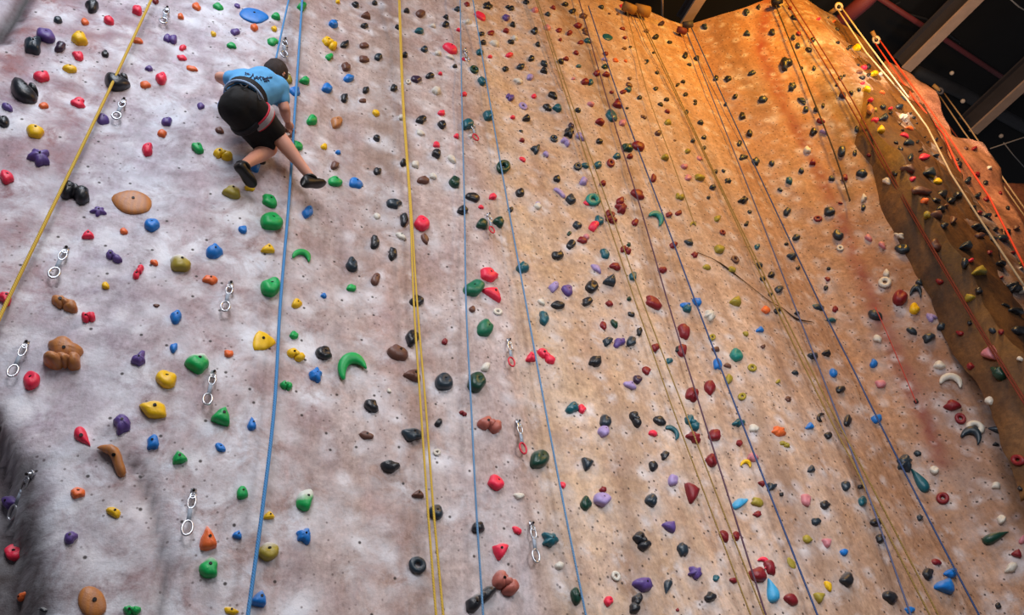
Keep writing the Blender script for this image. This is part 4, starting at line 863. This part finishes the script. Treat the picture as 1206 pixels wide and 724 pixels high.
# hands: palm and five bent fingers closed on a hold
def hand(wr, to, nrm, parts, flip=1):
    d = (to-wr).normalized(); s = d.cross(nrm).normalized()*flip; nrm = s.cross(d).normalized()*flip
    pv = [wr, wr+d*.045, wr+d*.085]; parts.append(skin('palm', pv, [(0, 1), (1, 2)], [(.026, .026), (.036, .02), (.036, .017)], SKIN, None, 2))
    for k, (o, l) in enumerate(((-.03, .062), (-.01, .072), (.01, .068), (.029, .054))):
        b0 = wr+d*.08+s*o; p1 = b0+d*l*.5+nrm*.012; p2 = p1+d*l*.3-nrm*.022; p3 = p2+d*l*.1-nrm*.03
        parts.append(skin('finger', [b0-d*.02, b0, p1, p2, p3], [(0, 1), (1, 2), (2, 3), (3, 4)], [.009, .0095, .009, .0085, .0075], SKIN, None, 1))
    b0 = wr+d*.03-s*.03; parts.append(skin('thumb', [b0+s*.015, b0-s*.012+d*.02, b0-s*.02+d*.05-nrm*.012, b0-s*.014+d*.07-nrm*.03], [(0, 1), (1, 2), (2, 3)], [.012, .0115, .0105, .009], SKIN, None, 1))
hp = []
hand(W3['rw'], cp(342, 151.5, .065), nA, hp, 1); hand(W3['lw'], cp(283, 103, .02), nA, hp, -1)
bm_ = merge_me('body', [body, headp, jaw, nose, brow]+ears+hp, SKIN)
for v in bm_.vertices: v.co -= BASE
obj('body', bm_, climber)
def child(name, me):
    for v in me.vertices: v.co -= BASE
    return obj(name, me, climber)
# hair: cap over crown and nape, leaving the face free
V, Fc = ball(hv(-.012, .028, 0), fdir*.108, hsd*.09, hup*.125, 26, 18)
keep = [f for f in Fc if (lambda c: (c-hc).dot(fdir) < .045+.5*max(0, (c-hc).dot(hup)-.05) and (c-hc).dot(hup) > (-.085 if (c-hc).dot(fdir) > -.02 else -.2))(sum((V[i] for i in f), Vector())/4)]
child('hair', mesh('hair', [v+(v-hc).normalized()*noise.noise(v*60)*.008 for v in V], keep, HAIR))
EYE = simple('eye_white', (235, 235, 235), .3)
for s in (-1, 1): child('eye', mesh('eye', *ball(hv(.084, .012, s*.03), fdir*.012, hsd*.013, hup*.009, 10, 8), EYE))
# shirt
bc = W3['pel'].lerp(W3['sp1'], .62); axis = (W3['sp1']-W3['pel']).normalized()
shirt = flesh('shirt', [(bc, W3['chest'], .137, .145), (W3['ls'], W3['rs'], .092, .092), (bc-side*.03, W3['ls'].lerp(W3['chest'], .2), .12, .105), (bc+side*.03, W3['rs'].lerp(W3['chest'], .2), .12, .105),
        (W3['chest'], W3['neck'].lerp(W3['chest'], .25), .12, .085), T((0, .45), 'ls', 'le', .08, .066), T((0, .52), 'rs', 're', .084, .068)], SHIRT, .012, 5, .009)
shirt_me = shirt.copy(); child('shirt', shirt)
# shorts
child('shorts', flesh('shorts', [(bc-axis*.02, W3['pel'], .128, .128), (W3['pel'], W3['rh'].lerp(W3['pel'], .2), .128, .12), (W3['pel'], W3['lh'].lerp(W3['pel'], .2)+nA*.02, .128, .124),
        T((0, .88), 'rh', 'rk', .122, .09), T((0, .84), 'lh', 'lk', .122, .09)], SHORTS, .012, 4, .008))
# print on the back of the shirt: an illegible curved cluster of dark strokes
bvh = BVHTree.FromPolygons([tuple(v.co) for v in shirt_me.vertices], [tuple(p.vertices) for p in shirt_me.polygons])
pb = MB(); R = random.Random(4)
for k in range(26):
    t = k/25; x = 290+t*29+R.uniform(-.6, .6); y = 88+t*4.5+1.8*math.sin(t*3)+R.uniform(-2.2, 2.2)
    a = R.uniform(0, 3.14); l = R.uniform(1.0, 2.2); pts = []
    for q in (-1, 0, 1):
        c = bvh.ray_cast(CAM, ray(x+math.cos(a)*l*q, y+math.sin(a)*l*q*.8+(.6 if q == 0 else 0)).normalized())
        if c[0] is not None: pts.append(c[0]-ray(x, y).normalized()*.002)
    if len(pts) == 3: pb.add(tube(pts, .0055, 6))
pm = mesh('shirt_print', pb.V, pb.F, INK); child('shirt_print', pm)
# harness: waist belt, leg loops, gear loops
def ring_at(c, axis, r1, r2, tube_r, b, up=None):
    u, v = frame_of(axis); b.torus(c, u*r1, v*r2, tube_r, 28, 8)
hb = MB(); axis = (W3['sp1']-W3['pel']).normalized()
for k in (-1, 0, 1): ring_at(bc+axis*.016*k, axis, .143, .143, .014, hb)
har = child('harness', mesh('harness', hb.V, hb.F, WEB))
def sub(name, b, mat, lab=None):
    o = obj(name, mesh(name, [v-BASE for v in b.V], b.F, mat), har)
    if lab: o['label'] = lab
    return o
b = MB(); ring_at(bc-axis*.04, axis, .148, .148, .011, b); sub('belt_band', b, WEB_L, 'pale blue lower belt band')
ax2 = (W3['rk']-W3['rh']).normalized(); lc = W3['rh'].lerp(W3['rk'], .36)
b = MB(); [ring_at(lc+ax2*.013*k, ax2, .112, .112, .012, b) for k in (-1, 0, 1)]; sub('leg_loop', b, PADG, 'pale grey leg loop with red trim')
b = MB(); ring_at(lc+ax2*.028, ax2, .11, .11, .008, b); ring_at(lc-ax2*.028, ax2, .115, .115, .008, b); sub('leg_loop_trim', b, REDT, 'red trim')
ax3 = (W3['lk']-W3['lh']).normalized(); lc = W3['lh'].lerp(W3['lk'], .3)
b = MB(); [ring_at(lc+ax3*.013*k, ax3, .114, .114, .012, b) for k in (-1, 0, 1)]; sub('leg_loop', b, WEB)
for (x0, y0), (x1, y1), sag in (((266, 106), (275, 98), 5), ((303, 108), (308, 118), 4), ((283, 99), (292, 100), 4)):
    pts = []
    for k in range(9):
        t = k/8; h_ = cp(x0+(x1-x0)*t-(sag if x0 < 270 else 0)*math.sin(math.pi*t)*.6, y0+(y1-y0)*t+(0 if x0 < 270 else sag*math.sin(math.pi*t)), .56); pts.append(h_)
    b = MB(); b.add(tube(pts, .006, 6)); sub('gear_loop', b, WEB)
# shoes
def shoe(an, heel, toe, wide=.045, upv=None):
    d = (toe-heel); L_ = d.length; d.normalize(); up = (an-heel.lerp(toe, .25)); up = (up-d*up.dot(d)).normalized(); s = d.cross(up).normalized(); V = []; Fc = []
    prof = [(-.02, .018, .02, .02), (.0, .034, .0, .06), (.12, .042, -.004, .085), (.28, .04, -.002, .085), (.45, .042, -.002, .066), (.65, .05, -.002, .052), (.82, .047, .0, .042), (.94, .034, .004, .03), (1.0, .014, .01, .018)]
    n = 16
    for (t, w, z0, z1) in prof:
        for k in range(n):
            a = 2*math.pi*k/n; cx = math.cos(a); cz = math.sin(a)
            zz = z0+(z1-z0)*(.5+.5*max(-1, min(1, cz*1.25))); V.append(heel+d*(t*L_)+s*w*cx+up*zz)
    for i in range(len(prof)-1):
        for k in range(n): Fc.append((i*n+k, i*n+(k+1) % n, (i+1)*n+(k+1) % n, (i+1)*n+k))
    Fc.append(tuple(range(n))); Fc.append(tuple((len(prof)-1)*n+k for k in range(n)))
    up_me = mesh('shoe', V, Fc, SHOE); so = child('shoe', up_me)
    cuff = MB(); ring_at(an.lerp(heel.lerp(toe, .22), .35), (an-heel.lerp(toe, .2)).normalized(), .042, .046, .012, cuff); o = obj('shoe_cuff', mesh('shoe_cuff', [v-BASE for v in cuff.V], cuff.F, SHOE), so)
    lo = heel.lerp(toe, .35)+up*.08; tb = MB(); tb.add(tube([lo-s*.03, lo+up*.012, lo+s*.03], .007, 6)); tb.add(tube([lo+d*.03-s*.03-up*.01, lo+d*.03+up*.004, lo+d*.03+s*.03-up*.01], .007, 6))
    obj('closure_strap', mesh('closure_strap', [v-BASE for v in tb.V], tb.F, WEB), so)
shoe(W3['ra'], cp(360, 219, .16), cp(384, 219, .09)); shoe(W3['la'], cp(278.5, 196, .24), cp(299, 222, .10))
# tie-in rope of the climber
tie = cp(322, 95, .2)
st = [(344, -40), (340, 0), (332, 36), (325, 70)]
pts = [off_wall(x, y, .12+.02*i) for i, (x, y) in enumerate(st)]+[W3['chest']-nA*.17, bc-nA*.16]
fine_ = []
for a, b_ in zip(pts, pts[1:]): fine_ += [a.lerp(b_, k/6) for k in range(6)]
b = MB(); b.add(tube(fine_+[pts[-1]], .0085, 8)); o = b.make('climbing_rope', RM('blue'), None, fine_[0]); tag(o, 'short blue rope running from the top edge down to the harness of the climber', 'rope', 'ropes hanging down the climbing wall')
# ------------------------------------------------------------------ roof: ceiling, beams, pipes, fittings
def on_z(px, py, z):
    d = ray(px, py); return CAM+d*((z-CAM.z)/d.z)
DARK = simple('blackened_roof', (13, 11, 12), .9, 0, .5, 3)
BEAMD = simple('dark_steel_beam', (66, 60, 62), .6, .2, .25, 4)
BEAML = simple('weathered_tan_flange', (168, 138, 118), .7, 0, .25, 6)
PIPE = simple('dull_red_pipe', (110, 44, 46), .6, 0, .2, 5)
DUCT = simple('dark_grey_duct', (44, 42, 44), .7, 0, .3, 5)
PULL = simple('cream_pulley_housing', (214, 190, 150), .5, .1, .15, 20)
BRKT = simple('ochre_wood_bracket', (150, 112, 62), .7, 0, .2, 14)
LENS = simple('pale_lamp_lens', (170, 156, 146), .3)
BULB = simple('black_lamp_housing', (26, 25, 27), .5, .2)
ZC = TOP+.45
ce = MB(); ce.box((6, 1, ZC+1.3), Vector((30, 0, 0)), Vector((0, 30, 0)), Vector((0, 0, .05)))
struct(ce.make('ceiling', DARK, None, (6, 1, ZC+1.3), False))
fl = MB(); fl.box((4, 2, -.05), Vector((14, 0, 0)), Vector((0, 14, 0)), Vector((0, 0, .05)))
struct(fl.make('floor', simple('grey_rubber_matting', (120, 112, 106), .9), None, (4, 2, -.05), False))
def beam(p0, p1, w, hgt, name, lab, z=ZC):
    A, B = on_z(*p0, z), on_z(*p1, z); d = (B-A).normalized(); B = B+d*2.5; c = (A+B)/2; hl = (B-A)*.5; s = d.cross(Vector((0, 0, 1))).normalized()
    e = empty(name, A, lab, 'beam', 'roof beams')
    b = MB(); b.box(c, hl, s*w, Vector((0, 0, .02))); b.make('lower_flange', BEAML, e, A, False)
    b = MB(); b.box(c+Vector((0, 0, hgt/2)), hl, s*.03, Vector((0, 0, hgt/2-.02))); b.make('web', BEAMD, e, A, False)
    b = MB(); b.box(c+Vector((0, 0, hgt)), hl, s*w, Vector((0, 0, .02))); b.make('upper_flange', BEAMD, e, A, False)
    return A, B, s
beam((806, 29), (832, -12), .085, .24, 'roof_beam', 'tan-faced steel roof beam rising from the wall corner at top centre')
beam((1067, 82), (1158, -8), .12, .36, 'roof_beam', 'wide tan-faced steel roof beam in the dark at top right, middle of three')
beam((1146, 156), (1212, 96), .125, .42, 'roof_beam', 'tan-faced steel roof beam at the right edge of the dark roof')
def rod(name, pl, r, z, mat, lab, cat, seg=8):
    P = [on_z(x, y, z) for x, y in pl]; b = MB(); b.add(tube(P, r, seg)); o = b.make(name, mat, None, P[0]); return tag(o, lab, cat)
rod('roof_pipe', [(1030, -6), (1092, 34), (1112, 46), (1212, 112)], .05, ZC+.75, PIPE, 'thin dull red pipe crossing the dark roof behind the beams', 'pipe')
rod('roof_duct', [(1078, 84), (1130, 108), (1240, 168)], .13, ZC+.9, DUCT, 'dark grey duct running below the middle beam', 'duct')
rod('roof_duct', [(985, 30), (1018, 2), (1040, -20)], .14, ZC+.2, PIPE, 'short reddish brown duct beside the white pulley at the top', 'duct')
rod('hanging_rod', [(780, -30), (780, 19)], .018, ZC, BEAML, 'thin pale rod hanging down behind the top edge of the wall', 'rod')
WC = simple('pale_cable', (150, 140, 132), .6)
rod('roof_cable', [(1166, 175), (1214, 159)], .012, ZC-.5, WC, 'pale cable crossing the dark roof at the right edge', 'cable')
rod('roof_cable', [(1182, 168), (1193, 182), (1212, 203)], .01, ZC-.4, WC, 'thin drooping cable below the pale one at right', 'cable')
rod('roof_cable', [(1184, -6), (1200, 8), (1214, 16)], .012, ZC+.4, WC, 'thin pale cable in the top right corner', 'cable')
rod('roof_brace', [(1060, 2), (1046, 10), (1090, 22), (1130, 50)], .02, ZC+1.0, DUCT, 'thin dark brace under the roof left of the middle beam', 'brace')
def lamp(px, py, r, lab, lens=True):
    r *= .62
    c = on_z(px, py, ZC+.1); d = (CAM-c).normalized(); e = empty('stage_light', c, lab, 'lamp', 'spotlights under the roof')
    b = MB(); b.add(tube([c, c-d*r*.6, c-d*r*2.6], [r, r*1.05, r*.7], 14)); b.make('housing', BULB, e, c)
    if lens: b = MB(); b.add(ball(c+d*.01, *[v*r*.8 for v in frame_of(d)], d*r*.3, 12, 8)); b.make('lens', LENS, e, c)
lamp(1134, 119, .09, 'small spotlight with a pale lens under the dark roof, brightest one')
lamp(1107, 107, .1, 'small spotlight left of the brightest lamp under the roof', True)
lamp(1097, 107, .07, 'dim spotlight at the left end of the lamp row', True)
lamp(1179, 160, .09, 'small spotlight at the right end of the third beam', True)
lamp(1121, 86, .08, 'dim spotlight high between the second and third beams', True)
# pulleys and anchors along the top edge
def anchor(px, py, r, lab, mat=BRKT, clear=.1):
    h = off_wall(px, py, clear) or on_z(px, py, TOP); hh = hit(px, py); n = hh[1] if hh else nA; t = n.cross(Vector((0, 0, 1))).normalized()
    e = empty('rope_anchor', h, lab, 'anchor', 'rope anchors on the top edge')
    b = MB(); b.add(tube([h-t*r*1.4, h+t*r*1.4], r, 14)); b.make('anchor_drum', mat, e, h)
    b = MB(); b.add(tube([h, h-n*(clear+.12)], r*.35, 8)); b.make('stem', BULB, e, h)
anchor(741, 9.5, .07, 'flat tan rope anchor at the top edge, left of the round one'); anchor(756, 12.5, .085, 'round tan rope anchor drum at the top edge')
anchor(803, 36, .05, 'small dark rope anchor in the wall corner under the first beam', PIPE); anchor(810, 29, .055, 'dark metal rope anchor beside the foot of the first beam', BEAMD)
anchor(915, 2, .055, 'black rope anchor at the peak of the orange wall', BULB)
def pulley(px, py, bx, by, z, lab, PULL=PULL):
    c = on_z(px, py, z); q = on_z(bx, by, z+.12); d = (CAM-c).normalized(); u, v = frame_of(d)
    e = empty('pulley', c, lab, 'pulley', 'pulleys beyond the wall')
    b = MB(); b.torus(c, u*.035, v*.05, .028, 18, 8); b.make('housing', PULL, e, c)
    b = MB(); b.add(tube([c-d*.03, c+d*.03], .03, 12)); b.make('wheel', BULB, e, c)
    b = MB(); b.add(tube([c, c.lerp(q, .5), q], .035, 8)); b.make('bracket', BRKT, e, c)
    return c
PZ = TOP-.35
pulley(988, 8, 975, 17, PZ+.3, 'white pulley at the top right corner of the orange wall'); pulley(1032, 47, 1027, 37, PZ, 'cream pulley carrying the bright orange rope')
pulley(1107, 107, 1099, 100, PZ, 'dark pulley above the far pink wall', BEAMD)
def free_rope(strands, colr, lab, r=.012, clear=.25):
    b = MB(); pl3 = []
    for st in strands:
        P = []
        z0 = on_z(*st[0], PZ)
        D0 = (z0-CAM).length
        base = None
        for x, y in densify(st, 18):
            # hangs in the vertical plane through its pulley, a little in front of the slab
            n = nC; d = ray(x, y); t = ((z0-CAM).dot(n))/d.dot(n); P.append(CAM+d*t)
        b.add(tube(P, r, 7)); pl3.append(P)
    o = b.make('climbing_rope', RM(colr), None, pl3[0][0]); tag(o, lab, 'rope', 'ropes hanging down the climbing wall')
free_rope([[(987, 12), (1020, 62), (1068, 117), (1092, 150), (1120, 205), (1150, 252), (1212, 345)], [(991, 9), (1012, 38), (1042, 78), (1070, 115)]], 'white', 'thin off-white rope falling from the white pulley along the ochre slab')
free_rope([[(1030, 50), (1055, 86), (1079, 119), (1111, 158), (1132, 206)], [(1035, 46), (1062, 84), (1088, 119), (1113, 154), (1122, 168), (1165, 232), (1212, 325)]], 'orange', 'bright orange doubled rope hanging from the cream pulley')
free_rope([[(1106, 112), (1135, 155), (1172, 205), (1212, 262)], [(1112, 110), (1140, 148), (1178, 205), (1214, 256)]], 'beige', 'doubled beige rope in front of the far pink wall')
free_rope([[(1104, 130), (1130, 165), (1160, 212), (1190, 262), (1212, 300)]], 'rust', 'rusty brown rope across the far pink wall')
free_rope([[(1088, 145), (1110, 190), (1128, 240), (1150, 262), (1212, 352)]], 'rust', 'rusty brown rope down the bright rim of the ochre slab')
free_rope([[(1165, 330), (1180, 358), (1192, 388), (1207, 417)]], 'beige', 'pale orange cord near the right edge below the ochre slab')
# ------------------------------------------------------------------ light
def area(name, loc, target, size, power, col, spread=None):
    l = bpy.data.lights.new(name, 'AREA'); l.shape = 'DISK'; l.size = size; l.energy = power; l.color = col
    o = bpy.data.objects.new(name, l); COL.objects.link(o); o.location = loc
    o.rotation_euler = (Vector(target)-Vector(loc)).to_track_quat('-Z', 'Y').to_euler()
    if spread: l.spread = spread
    return o
wc = lambda px, py: hit0(px, py) or Vector((0, 5, 5))
area('daylight_left', wc(250, 300)+nA*3.6+Vector((-1.5, -1, 5.8)), wc(250, 350), 3.0, 262, (.84, .9, 1.0))
area('daylight_front', wc(400, 480)+nA*5.0+Vector((-1, -2, 4.0)), wc(380, 470), 3.0, 120, (1.0, .95, .95), 2.0)
lt = wc(875, 50); area('warm_flood', lt+nA*2.6+Vector((.3, -.6, .1)), lt+Vector((0, 0, -.6)), .8, 280, (1.0, .46, .03))
area('warm_flood', on_vplane(1060, 120, cor, AZ(AZC))+nC*2.2+Vector((0, 0, .9)), on_vplane(1085, 170, cor, AZ(AZC)), .5, 34, (1.0, .6, .15))
lt = wc(860, 660); area('low_fill', lt+nA*4.2+Vector((0, -.5, 1.6)), lt, 2.2, 62, (.95, .97, 1.0), 2.0)  # added fill that lifts the lower right of the wall
pf = on_vplane(1165, 230, PD, AZ(72)); area('far_flood', pf+Vector((-.4, -2.2, .8)), pf, .6, 34, (1.0, .72, .55))
lt = wc(760, 200); area('mid_flood', lt+nA*4.5+Vector((0, 0, 1.5)), lt, 1.6, 66, (1.0, .74, .5))
for px, py in ((1100, 40), (1180, 110)):
    q = on_z(px, py, ZC-3.2); area('beam_fill', q, on_z(px, py, ZC+.2),   .6, 40, (1.0, .86, .74))  # added fills under the roof to brighten the beam flanges
w = bpy.data.worlds.new('hall'); S.world = w; w.use_nodes = True; bg = w.node_tree.nodes['Background']; bg.inputs[0].default_value = (.8, .85, 1, 1); bg.inputs[1].default_value = .16
S.view_settings.view_transform = 'Standard'; S.view_settings.look = 'None'; S.view_settings.exposure = 0; S.view_settings.gamma = 1
